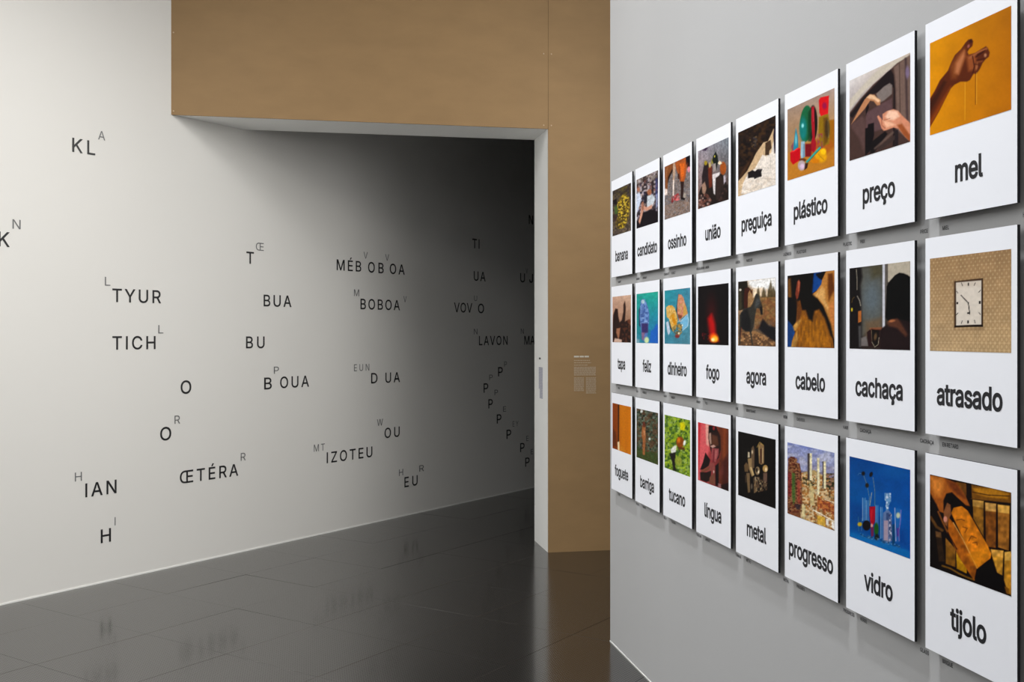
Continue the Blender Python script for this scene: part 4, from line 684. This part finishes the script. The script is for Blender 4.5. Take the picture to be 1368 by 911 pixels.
def ph_fogo(n):
    p = Print([(222,185),(396,167),(396,523),(222,521)], *n, 13).bg((16,10,14),(12,8,12),(14,8,8),(18,8,12))
    p.E((60,10,14), 300, 340, 26, 90, 0, 1.4, .8); p.P((190,20,20), [(280,370),(300,345),(318,400),(325,470),(340,500),(296,500),(290,450)], 26); p.P((150,14,16), [(290,400),(296,350),(306,380),(312,440),(300,470)], 12, .7)
    p.E((240,110,20), 312, 482, 24, 24, 0, .9); p.E((255,190,60), 320, 488, 16, 16, 0, .9); p.E((255,236,170), 308, 492, 10, 10, 0, .9)
    p.S([(120,24,30),(20,8,12)], 8, 10, [(245,450),(285,450),(290,495),(245,490)], .7, 5)
    return p
def ph_dinheiro(n):
    p = Print([(65,105),(400,68),(405,865),(65,868)], *n, 14).bg((44,138,150),(70,128,150),(84,134,150),(60,120,140)).N(.08, 40)
    p.P((30,70,80), [(215,390),(235,240),(250,150),(262,160),(245,320),(232,480)], 10); p.P((40,84,92), [(310,240),(345,290),(370,400),(345,330)], 14, .7)
    a = [(250,158),(290,168),(318,215),(330,270),(350,330),(372,430),(300,490),(262,530),(236,440),(235,300)]
    p.P((196,140,112), a, 8); p.S([(216,160,140),(180,150,90),(190,110,90)], 16, 22, a, .6, 5); p.P((190,156,76), [(320,290),(345,330),(365,430),(310,460)], 14, .8); p.P((96,50,30), [(240,440),(300,460),(290,500),(250,500)], 10, .8)
    b = [(85,345),(120,315),(165,315),(200,350),(225,440),(240,520),(225,620),(180,690),(160,640),(125,510),(95,480)]
    p.P((202,160,86), b, 8); p.S([(224,196,140),(190,130,30),(216,180,110)], 16, 22, b, .7, 5); p.E((196,130,20), 190, 530, 22, 70, -15, .8)
    p.P((60,34,24), [(125,530),(150,620),(175,690),(140,640)], 8); p.P((190,200,214), [(85,560),(115,540),(130,620),(140,700),(118,745),(100,690)], 8); p.P((120,176,206), [(275,540),(370,450),(385,520),(375,600),(310,670),(285,620)], 10); p.L((206,220,226), 8, [(285,540),(370,440),(384,540),(372,610),(305,672)], 7, .8)
    p.S([(110,80,40),(60,80,70),(170,140,80)], 14, 16, [(160,640),(240,560),(300,580),(300,700),(250,760),(200,720)], .9, 5); p.E((230,220,196), 255, 712, 11, 14, 0, .5); p.E((230,226,206), 302, 600, 10, 12, 0, .5); p.E((120,50,50), 235, 755, 30, 26, 0, .7); p.L((220,200,190), 8, [(240,545),(285,535)], 6)
    return p
def ph_feliz(n):
    p = Print([(205,178),(357,160),(357,530),(205,522)], *n, 15).bg((40,150,140),(48,160,140),(40,100,170),(40,120,130)).N(.06, 20)
    p.P((40,96,176), [(298,520),(305,440),(325,430),(345,390),(358,400),(358,532)], 8); p.P((60,130,150), [(205,450),(225,470),(245,525),(205,524)], 10)
    p.P((30,60,80), [(220,290),(235,260),(240,420),(222,400)], 8)
    p.P((90,116,170), [(232,250),(236,220),(258,212),(275,240),(285,270),(295,320),(292,385),(285,440),(278,500),(250,510),(235,430),(226,340)], 7); p.S([(150,176,214),(60,84,140),(120,150,200)], 9, 12, [(232,250),(262,215),(290,290),(292,385),(232,385)], .8, 5)
    p.E((176,196,206), 250, 232, 12, 14, 0, .5); p.P((60,50,96), [(240,385),(285,385),(286,450),(242,460)], 10); p.P((130,100,130), [(240,450),(262,450),(256,505),(242,500)], 8); p.E((206,220,170), 276, 505, 16, 22, 0, .6); p.P((150,170,180), [(205,490),(225,500),(225,525),(205,522)], 8, .7)
    return p
def ph_tapa(n):
    p = Print([(35,192),(163,183),(163,520),(33,520)], *n, 16).bg((186,150,130),(200,168,146),(110,70,50),(150,110,90)).N(.06, 20)
    p.P((40,22,18), [(40,320),(55,275),(72,280),(75,330),(85,375),(100,360),(112,300),(112,250),(122,225),(128,270),(122,370),(140,360),(160,400),(163,522),(35,522),(36,380)], 8)
    p.P((150,104,80), [(62,420),(90,415),(82,480),(75,500),(60,450)], 8); p.P((196,166,150), [(42,520),(50,490),(80,495),(100,500),(100,522)], 8); p.S([(60,34,26),(20,12,12),(96,60,44)], 10, 14, [(100,380),(163,400),(163,522),(100,520)], .7, 5); p.E((96,56,40), 150, 370, 10, 16, 0, .5)
    return p
def ph_tijolo(n):
    p = Print([(30,20),(615,155),(615,897),(30,685)], *n, 17).bg((14,8,8))
    p.P((110,72,24), [(220,75),(615,150),(615,230),(330,200),(220,120)], 10); p.P((170,116,34), [(340,120),(480,125),(600,165),(590,200),(440,185),(360,160)], 16); p.L((60,36,14), 7, [(340,150),(450,172),(600,180)], 7); p.P((20,12,10), [(292,85),(330,95),(335,195),(296,195)], 7); p.P((96,62,26), [(255,95),(290,90),(292,200),(265,190)], 8)
    def br(pts, top, f, t_): p.P(f, pts, 6); p.P(t_, top, 8); p.N(.22, 22, 26, pts)
    br([(340,205),(418,215),(418,470),(345,340)], [(340,205),(418,215),(416,265),(342,250)], (128,88,34), (190,144,74)); br([(430,225),(508,235),(505,550),(435,540)], [(430,225),(508,235),(505,290),(432,285)], (120,72,28), (196,150,84)); br([(520,240),(604,250),(598,570),(522,545)], [(520,240),(604,250),(600,305),(522,295)], (140,92,40), (196,150,76))
    br([(470,560),(560,570),(552,745),(500,720)], [(470,560),(560,572),(556,620),(480,600)], (180,130,50), (196,146,70)); br([(568,580),(618,575),(618,890),(590,870),(565,780)], [(568,580),(618,575),(618,640),(570,640)], (176,124,44), (206,160,80))
    br([(70,430),(110,440),(140,650),(95,650)], [(70,430),(110,440),(115,480),(75,470)], (44,30,18), (90,64,40)); br([(145,480),(215,560),(215,690),(145,665)], [(145,480),(215,560),(215,600),(145,530)], (110,74,24), (128,86,34)); br([(222,580),(300,660),(296,735),(225,700)], [(222,580),(300,660),(298,690),(224,640)], (166,118,16), (190,140,30))
    p.L((140,100,34), 12, [(120,680),(180,700),(240,735),(300,762),(350,780)], 10, .8); p.P((110,70,20), [(560,820),(600,840),(598,885),(575,870)], 8); p.P((10,6,8), [(360,700),(480,615),(520,740),(560,800),(580,870),(360,790)], 8)
    b1 = [(185,300),(205,255),(260,248),(305,285),(365,390),(440,520),(474,590),(468,625),(370,700)]; b2 = [(165,330),(200,370),(270,490),(370,690),(350,785),(320,740),(230,600),(160,430)]
    p.P((196,116,30), b1, 7); p.P((150,84,24), b2, 7); p.N(.18, 26, 30, b1); p.N(.2, 22, 30, b2); p.L((226,170,96), 7, [(200,370),(270,490),(372,695)], 6, .8); p.P((206,130,30), [(300,600),(440,540),(465,600),(375,690)], 30, .7)
    for pts in ([(225,350),(260,345),(280,355)], [(270,400),(300,410),(285,440)], [(312,500),(330,465),(365,480)], [(340,515),(370,510),(372,530)]): p.L((96,50,16), 7, pts, 6, .8)
    h_ = [(30,25),(130,45),(225,85),(280,160),(320,250),(290,245),(230,190),(190,150),(150,160),(128,210),(130,300),(100,290),(80,240),(50,190),(30,150)]
    p.P((150,84,34), h_, 10); p.P((200,124,56), [(36,40),(120,55),(130,110),(100,180),(70,170),(40,110)], 40); p.P((90,44,20), [(150,60),(230,90),(290,200),(230,170),(180,120)], 24, .8)
    p.P((10,6,6), [(135,230),(150,165),(200,165),(240,200),(300,255),(255,250),(200,262),(170,240)], 8); p.P((150,96,60), [(130,290),(155,225),(180,240),(185,310),(165,350),(155,400),(135,380)], 8, .8); p.E((206,140,120), 142, 345, 14, 22, 0, .5); p.L((150,90,40), 12, [(90,290),(130,380),(160,440)], 8, .8); p.L((96,66,34), 20, [(36,330),(80,400),(120,425)], 10, .9); p.L((50,24,14), 8, [(160,440),(225,560)], 6)
    return p
def ph_vidro(n):
    p = Print([(38,50),(518,165),(518,862),(38,683)], *n, 18).bg((4,66,126),(12,72,140),(6,84,156),(4,96,160)).N(.05, 70); p.P((20,104,166), [(38,640),(518,800),(518,870),(38,690)], 16, .8); p.P((8,50,110), [(38,400),(120,430),(480,640),(518,780),(38,640)], 60, .5); p.E((20,96,160), 400, 180, 130, 50, 12, 1.2, .4)
    p.L((150,150,130), 4, [(150,200),(178,280),(195,370),(200,440)], 4, .7); p.L((160,150,120), 4, [(225,220),(240,330),(240,440)], 4, .7); p.L((190,180,150), 5, [(215,340),(200,440)], 4, .8); p.L((150,160,170), 4, [(105,200),(115,185),(145,190)], 4, .5)
    p.E((24,24,26), 148, 188, 14, 16, 0, .6); p.E((20,20,24), 210, 196, 13, 20, 20, .5); p.E((40,34,26), 178, 282, 14, 18, 0, .6)
    for x0, y0, x1, y1 in ((142,380,166,560),(172,400,190,620),(248,440,266,620),(285,455,300,700)): p.R((90,128,176), x0, y0, x1, y1, 8, .6); p.L((196,206,220), 4, [(x0, y0), (x0, y1)], 4, .6); p.L((170,186,206), 3, [(x1, y0), (x1, y1)], 4, .5)
    p.P((150,16,40), [(196,450),(244,448),(240,570),(225,600),(205,580),(198,520)], 6); p.P((196,40,50), [(205,470),(222,470),(218,560),(206,560)], 8, .6); p.E((206,150,140), 215, 600, 10, 16, 0, .7); p.P((120,30,60), [(205,610),(232,610),(230,680),(210,690)], 8, .8)
    p.E((18,14,20), 174, 598, 32, 40, 0, .2); p.E((180,150,30), 120, 588, 18, 16, 0, .5); p.L((150,170,150), 3, [(108,530),(112,640)], 4, .6); p.L((170,170,160), 3, [(136,540),(134,640)], 4, .5); p.E((30,80,30), 252, 628, 18, 50, 0, .4); p.E((20,30,30), 256, 690, 18, 24, 0, .5)
    p.P((110,150,190), [(318,345),(366,345),(368,410),(348,420),(346,480),(330,480),(328,410),(316,395)], 5); p.S([(220,226,236),(90,130,170)], 12, 14, [(318,345),(366,345),(368,410),(350,440),(346,480),(330,480),(320,400)], .8, 6)
    p.P((96,116,156), [(306,500),(330,480),(350,480),(374,510),(376,720),(340,738),(304,720)], 5); p.P((176,150,160), [(312,560),(345,560),(345,720),(312,715)], 8, .8); p.S([(214,210,220),(80,90,120),(50,60,100)], 9, 14, [(348,510),(372,510),(374,715),(350,725)], .8, 6); p.P((30,50,90), [(330,500),(350,500),(352,560),(330,555)], 8, .6)
    p.R((10,60,80), 378, 590, 396, 740, 8, .7); p.P((60,110,170), [(396,462),(448,470),(446,560),(432,600),(436,730),(402,735),(404,600)], 8, .5); p.L((206,200,220), 5, [(398,462),(400,560),(406,720)], 4, .8); p.L((196,130,190), 5, [(446,480),(440,580),(430,640),(432,720)], 5, .7); p.E((190,196,170), 424, 520, 16, 22, 0, .7); p.P((90,40,120), [(412,620),(430,620),(428,680),(414,690)], 8, .7)
    p.S([(120,150,180),(30,60,90)], 12, 9, [(120,655),(270,700),(440,755),(440,775),(260,725),(130,680)], .6, 5)
    return p
def ph_progresso(n):
    p = Print([(42,38),(493,130),(495,888),(42,730)], *n, 19).bg((110,122,180),(130,140,186),(150,96,50),(110,70,50)); p.S([(190,190,204),(150,156,190)], 60, 40, [(42,40),(493,130),(493,330),(42,300)], .7, 3)
    p.P((176,150,104), [(180,330),(300,300),(493,420),(495,888),(180,800)], 12); p.S([(110,70,40),(214,196,150),(60,44,30),(180,120,60),(150,90,40),(230,214,180)], 16, 16, [(170,330),(495,380),(495,890),(160,780)], .6, 6)
    p.P((90,40,30), [(50,200),(75,175),(110,180),(135,240),(160,240),(175,330),(185,640),(150,720),(60,720),(42,640)], 8); p.S([(130,90,60),(60,34,24),(150,110,80)], 14, 9, [(50,190),(130,190),(175,330),(180,700),(45,720)], .8, 6); p.P((60,96,44), [(85,330),(115,340),(118,600),(100,650),(85,560)], 14, .8); p.P((120,30,40), [(48,330),(80,330),(80,560),(50,560)], 12, .6); p.P((150,60,50), [(135,400),(165,410),(165,640),(140,620)], 10, .6)
    p.S([(90,76,60),(40,44,30),(150,110,90)], 16, 12, [(390,330),(493,330),(493,500),(390,480)], .9, 5); p.S([(70,60,40),(30,40,24)], 14, 12, [(190,370),(300,380),(300,460),(200,450)], .8, 5)
    for x0, x1, x2, y0, y1 in ((235,256,278,140,400),(325,328,350,185,540),(380,390,412,215,480)): p.R((70,60,60), x0, y0, x1 + 2, y1, 4); p.R((222,212,176), x1, y0, x2, y1, 4)
    p.P((206,190,140), [(250,400),(300,500),(300,650),(262,640),(258,500)], 10, .8); p.P((176,110,60), [(330,570),(493,640),(493,720),(330,660)], 12, .8); p.S([(190,110,60),(120,56,40)], 14, 9, [(340,560),(493,620),(493,760),(330,680)], .8, 5); p.L((236,226,206), 7, [(400,585),(493,615)], 5, .8)
    p.L((236,230,214), 9, [(290,690),(350,720),(440,770),(495,800)], 5); p.P((200,160,70), [(330,740),(400,760),(410,850),(330,820)], 6); p.P((226,220,210), [(415,770),(440,780),(440,840),(415,830)], 5); p.P((230,226,220), [(470,800),(495,810),(495,880),(470,860)], 5); p.P((206,196,150), [(180,640),(215,650),(212,790),(185,780)], 8, .8); p.P((40,34,44), [(115,640),(170,640),(160,690),(130,690)], 8, .8)
    return p
def ph_metal(n):
    p = Print([(35,45),(432,130),(432,858),(37,705)], *n, 20).bg((12,8,8))
    p.P((130,104,74), [(245,195),(275,165),(308,195),(308,380),(280,395),(255,380)], 8); p.P((70,44,34), [(265,230),(285,225),(285,380),(268,380)], 8); p.L((214,190,150), 6, [(295,220),(292,370)], 6, .8); p.L((170,140,80), 9, [(235,210),(262,160),(300,190)], 7, .8); p.L((180,160,110), 6, [(255,200),(260,300)], 6, .8)
    p.P((96,78,60), [(175,220),(195,195),(208,240),(205,430),(185,430),(170,320)], 7); p.E((200,180,150), 184, 262, 8, 20, 0, .7); p.P((190,176,150), [(138,260),(155,265),(158,320),(136,320)], 6); p.P((140,116,84), [(135,330),(178,325),(180,400),(205,500),(180,520),(150,440)], 7); p.P((206,180,130), [(160,420),(175,420),(205,500),(190,510)], 6, .8)
    p.P((96,76,54), [(98,400),(120,370),(150,400),(140,470),(105,465)], 7); p.P((110,90,66), [(122,480),(158,480),(162,680),(140,685),(130,580)], 7); p.P((60,48,38), [(108,500),(124,500),(128,580),(112,580)], 6)
    p.E((130,110,84), 240, 458, 24, 44, 0, .2); p.E((20,14,12), 232, 450, 10, 22, 0, .4); p.E((226,214,184), 250, 470, 7, 16, 10, .6); p.E((170,136,84), 322, 435, 28, 38, 0, .25); p.E((226,200,160), 330, 445, 12, 22, 0, .8); p.P((100,78,66), [(300,480),(342,480),(340,575),(300,580)], 7)
    p.S([(150,130,100),(30,24,20),(90,70,54)], 11, 16, [(200,530),(250,520),(345,590),(340,660),(200,690)], .9, 6); p.L((190,176,150), 7, [(215,520),(222,600)], 5, .8); p.L((170,150,120), 6, [(240,530),(290,620)], 5, .8); p.P((120,96,70), [(205,560),(225,560),(225,680),(205,680)], 6, .8); p.E((90,80,70), 178, 620, 10, 30, 0, .6)
    return p
def ph_lingua(n):
    p = Print([(50,38),(418,108),(420,865),(50,735)], *n, 21).bg((196,60,70),(110,56,40),(50,20,20),(196,90,96)); p.P((206,96,100), [(80,45),(185,70),(190,380),(130,520),(60,640),(50,300)], 40, .9); p.P((226,190,170), [(140,55),(182,65),(180,330),(150,300)], 16, .7); p.P((176,40,50), [(50,38),(85,48),(60,600),(50,600)], 20, .7)
    p.P((96,50,32), [(290,85),(420,108),(420,865),(330,830),(280,620),(330,400)], 16); p.P((140,70,36), [(350,100),(390,105),(380,420),(350,560)], 30, .6); p.P((56,24,24), [(330,500),(420,420),(420,865),(340,830)], 50, .7); p.P((110,60,60), [(300,640),(350,540),(360,640),(320,720)], 30, .5)
    p.P((40,24,22), [(178,80),(270,82),(320,200),(325,360),(300,460),(250,520),(200,370),(175,230)], 10); p.P((160,130,116), [(182,170),(205,160),(215,290),(200,310),(182,240)], 10); p.P((96,60,44), [(215,180),(285,200),(300,310),(240,330),(215,300)], 20, .8); p.P((20,14,14), [(180,75),(265,80),(265,150),(185,150)], 8); p.E((130,40,44), 240, 105, 14, 26, 0, .6)
    p.P((190,150,140), [(195,320),(240,305),(265,325),(225,345)], 8); p.P((140,72,74), [(215,345),(300,350),(300,420),(262,520),(205,480)], 10); p.P((96,30,40), [(238,360),(250,360),(240,540),(225,540)], 8, .8); p.P((170,104,100), [(255,370),(285,370),(270,470),(252,480)], 10, .7)
    p.P((130,70,66), [(180,520),(240,520),(260,600),(190,640),(120,620)], 14); p.P((30,18,18), [(75,610),(110,520),(140,400),(165,440),(200,490),(180,560),(110,610)], 8); p.P((104,68,48), [(80,620),(130,600),(200,570),(180,610),(100,650)], 10, .8)
    p.P((34,22,20), [(75,640),(150,640),(210,620),(200,740),(150,760),(80,735)], 10); p.P((110,70,56), [(190,700),(250,640),(260,790),(180,770)], 14); p.E((200,170,160), 240, 632, 8, 18, 0, .6); p.P((24,14,16), [(258,560),(300,520),(300,800),(262,800)], 12); p.P((150,110,110), [(290,770),(330,780),(330,835),(295,820)], 10, .8); p.P((24,12,16), [(330,790),(420,760),(420,868),(335,840)], 16, .8)
    return p
def ph_tucano(n):
    p = Print([(33,105),(175,135),(175,460),(33,410)], *n, 22).bg((86,116,36),(100,126,30),(110,140,40),(60,90,30)).S([(130,150,60),(40,70,24),(170,190,110),(50,80,30),(150,170,40)], 9, 10, None, .7, 6)
    p.P((200,190,20), [(118,150),(140,145),(150,170),(140,195),(120,190)], 8); p.E((130,70,20), 120, 262, 22, 32, 0, .2); p.E((196,110,30), 112, 250, 9, 14, 0, .8)
    p.P((214,214,206), [(66,305),(85,285),(100,280),(96,320),(72,330)], 6); p.E((226,230,220), 144, 265, 7, 16, 10, .6); p.P((30,26,24), [(60,330),(95,320),(92,400),(100,425),(82,428),(76,380)], 7); p.E((140,150,60), 110, 370, 20, 26, 0, .4); p.P((90,40,20), [(110,290),(145,290),(145,305),(112,305)], 6, .8)
    return p
def ph_barriga(n):
    p = Print([(182,172),(318,198),(318,525),(182,490)], *n, 23).bg((70,76,66),(60,70,56),(40,50,24),(50,60,40)).S([(40,50,36),(130,136,130),(20,26,20),(96,104,84),(90,60,40)], 10, 11, None, .65, 6)
    p.P((56,72,30), [(182,430),(318,450),(318,528),(182,492)], 16, .7); p.P((150,96,60), [(218,300),(228,260),(238,290),(242,340),(236,470),(222,470),(222,380),(214,340)], 5); p.P((206,150,110), [(228,310),(238,320),(236,350),(228,340)], 5, .7); p.E((96,50,34), 230, 275, 8, 20, 0, .4); p.E((200,204,200), 265, 365, 6, 8, 0, .6); p.E((206,210,206), 215, 190, 8, 10, 0, .6); p.P((120,30,30), [(245,440),(262,440),(262,446),(245,446)], 3, .7)
    return p
def ph_foguete(n):
    p = Print([(28,140),(145,160),(145,463),(28,432)], *n, 24).bg((150,80,10),(196,116,8),(200,120,10),(130,60,8)); p.P((120,56,10), [(28,140),(62,146),(60,440),(28,432)], 10, .8); p.P((50,26,16), [(62,146),(72,148),(70,390),(62,390)], 4); p.P((196,120,20), [(75,148),(110,154),(110,455),(75,446)], 16, .6); p.P((80,40,14), [(28,300),(50,330),(58,420),(28,420)], 10, .7); p.P((230,206,170), [(60,390),(72,385),(74,445),(62,440)], 5); p.P((196,130,50), [(74,400),(110,440),(108,456),(76,448)], 10, .6)
    return p

# ------------------------------------------------------------------ the panels: eight columns, three rows
PW, PH, STEP = 0.3287, 0.4590, 0.37436
XW, XF = 1.457, 1.433                              # wall plane and front plane of the panels
Y_RIGHT = 2.2703                                   # left edge (as one faces the wall) of the rightmost column
ROWS = [1.7692, 1.2655, 0.7612]                    # bottom edges
WORDS24 = [['mel', 'preço', 'plástico', 'preguiça', 'união', 'ossinho', 'candidato', 'banana'],
           ['atrasado', 'cachaça', 'cabelo', 'agora', 'fogo', 'dinheiro', 'feliz', 'tapa'],
           ['tijolo', 'vidro', 'progresso', 'metal', 'língua', 'tucano', 'barriga', 'foguete']]
FUNCS = [[ph_mel, ph_preco, ph_plastico, ph_preguica, ph_uniao, ph_ossinho, ph_candidato, ph_banana],
         [ph_atrasado, ph_cachaca, ph_cabelo, ph_agora, ph_fogo, ph_dinheiro, ph_feliz, ph_tapa],
         [ph_tijolo, ph_vidro, ph_progresso, ph_metal, ph_lingua, ph_tucano, ph_barriga, ph_foguete]]
LABELS = [['photo of a hand dripping honey on orange', 'photo of a hand reaching to a car window', 'photo of colourful plastic toys', 'photo of a dog lying on a sunlit pavement', 'photo of a group seen from above', 'photo of horse legs on gravel', 'photo of a crowd shaking hands', 'photo of yellow bananas, far end of the wall'],
          ['photo of a square clock on patterned wallpaper', 'photo of a bottle and a dark silhouette', 'photo of a hairy shoulder on blue', 'photo of a horse in low sun', 'photo of a small fire in the dark', 'photo of food pieces on turquoise', 'photo of a pale figure on turquoise', 'photo of dark figures on beige, far end of the wall'],
          ['photo of a hand lifting an orange brick', 'photo of glassware on blue', 'photo of pale towers over a crowded slope', 'photo of metal pieces on black', 'photo of a face against red', 'photo of a toucan in green leaves', 'photo of a standing figure in a wood', 'photo of an orange door, far end of the wall']]
PXW = [115, 92, 68, 54, 46, 38, 32, 27]; PXH = [150, 128, 112, 98, 90, 82, 76, 70]
ANG = (pi / 2, 0, -pi / 2)
def board_mesh():
    bm = bmesh.new(); fs = add_box(bm, 0, PW, 0, PH, 0.003, 0.010)
    fs[1].material_index = 1; fs[0].material_index = 2
    bmesh.ops.recalc_face_normals(bm, faces=bm.faces)
    me = bpy.data.meshes.new('board'); bm.to_mesh(me); bm.free(); me.materials.append(M['panel_edge']); me.materials.append(M['panel_white']); me.materials.append(M['batten']); return me
def batten_mesh():
    bm = bmesh.new()
    add_box(bm, PW / 2 - 0.03, PW / 2 + 0.03, 0.10, PH - 0.10, -0.0138, 0.003)
    me = bpy.data.meshes.new('batten'); bm.to_mesh(me); bm.free(); me.materials.append(M['batten']); return me
BOARD, BATTEN = board_mesh(), batten_mesh()
GRAIN = {'mel': .012, 'atrasado': .02, 'vidro': .025, 'fogo': .02, 'metal': .04, 'foguete': .04, 'tapa': .05, 'cachaça': .04, 'preço': .03, 'plástico': .03, 'cabelo': .06, 'língua': .05, 'feliz': .05, 'dinheiro': .05, 'tijolo': .07, 'preguiça': .07}
ASC = 0.0475                                       # height of an ascender
def word_mesh(text):
    sy = ASC / (G['l'] and max(p[1] for c in G['l'][1] for p in c)); sx = sy * WORD_SX
    tr = WORD_TR
    adv = [G[c][0] + tr for c in text]; tot = sum(adv) - tr
    x = (PW - tot * sx) / 2; it = []
    for c, a in zip(text, adv): it.append((c, x, 0, sx, sy, WORD_BOLD)); x += a * sx
    return letter_mesh('printed_word', it, M['ink'])
WORD_SX, WORD_TR, WORD_BOLD = 0.935, -18, 22
for r in range(3):
    for c in range(8):
        yl = Y_RIGHT + STEP * c; word = WORDS24[r][c]
        root = empty('word_panel', 'white panel reading %s, %s' % (word, LABELS[r][c]), 'panel', (XF + 0.010, yl, ROWS[r]), ANG, 'white photo panels in three rows on the grey wall')
        obj('board', BOARD, None, root); obj('batten', BATTEN, None, root)
        pr = FUNCS[r][c]((PXW[c] + 20, int(PXH[c] * 1.1)))
        obj('photo_print', pr.mesh(0.2915, 0.2152, GRAIN.get(word, 0.10)), None, root, (0.0186, PH - 0.0487 - 0.2152, 0.0104))
        obj('printed_word', word_mesh(word), None, root, (0, 0.0725, 0.0104))

# small captions printed on the wall beneath the panels: French at the left corner, English at the right corner
CAPS = [[('MIEL', 'HONEY'), ('PRIX', 'PRICE'), ('PLASTIQUE', 'PLASTIC'), ('PARESSE', 'LAZINESS'), ('UNION', 'UNION'), ('OSSELET', 'KNUCKLEBONE'), ('CANDIDAT', 'CANDIDATE'), ('BANANE', 'BANANA')],
        [('EN RETARD', 'LATE'), ('CACHAÇA', 'CACHAÇA'), ('CHEVEUX', 'HAIR'), ('MAINTENANT', 'NOW'), ('FEU', 'FIRE'), ('ARGENT', 'MONEY'), ('HEUREUX', 'HAPPY'), ('GIFLE', 'SLAP')],
        [('BRIQUE', 'BRICK'), ('VERRE', 'GLASS'), ('PROGRÈS', 'PROGRESS'), ('MÉTAL', 'METAL'), ('LANGUE', 'TONGUE'), ('TOUCAN', 'TOUCAN'), ('VENTRE', 'BELLY'), ('FUSÉE', 'ROCKET')]]
CAP = 0.0093
for r in range(3):
    for c in range(8):
        for k, text in enumerate(CAPS[r][c]):
            sy = CAP / 509; sx = sy * 0.86; it = []; x = 0
            for ch in text:
                if ch == ' ': x += 150 * sx; continue
                it.append((ch, x, 0, sx, sy, 14)); x += (G[ch][0] + 20) * sx
            yl = Y_RIGHT + STEP * c
            y = yl - 0.031 if k == 0 else yl - STEP + 0.060
            z = ROWS[r] - 0.0228 - CAP / 2
            o = obj('wall_caption', letter_mesh('caption', it, M['caption_vinyl']), None, None, (XW - 0.0006, y, z), ANG)
            o['label'] = 'tiny dark caption %s on grey wall under the %s corner of panel %s' % (text, 'right' if k else 'left', WORDS24[r][c])
            o['category'] = 'caption'; o['group'] = 'tiny captions on the grey wall under the panels'
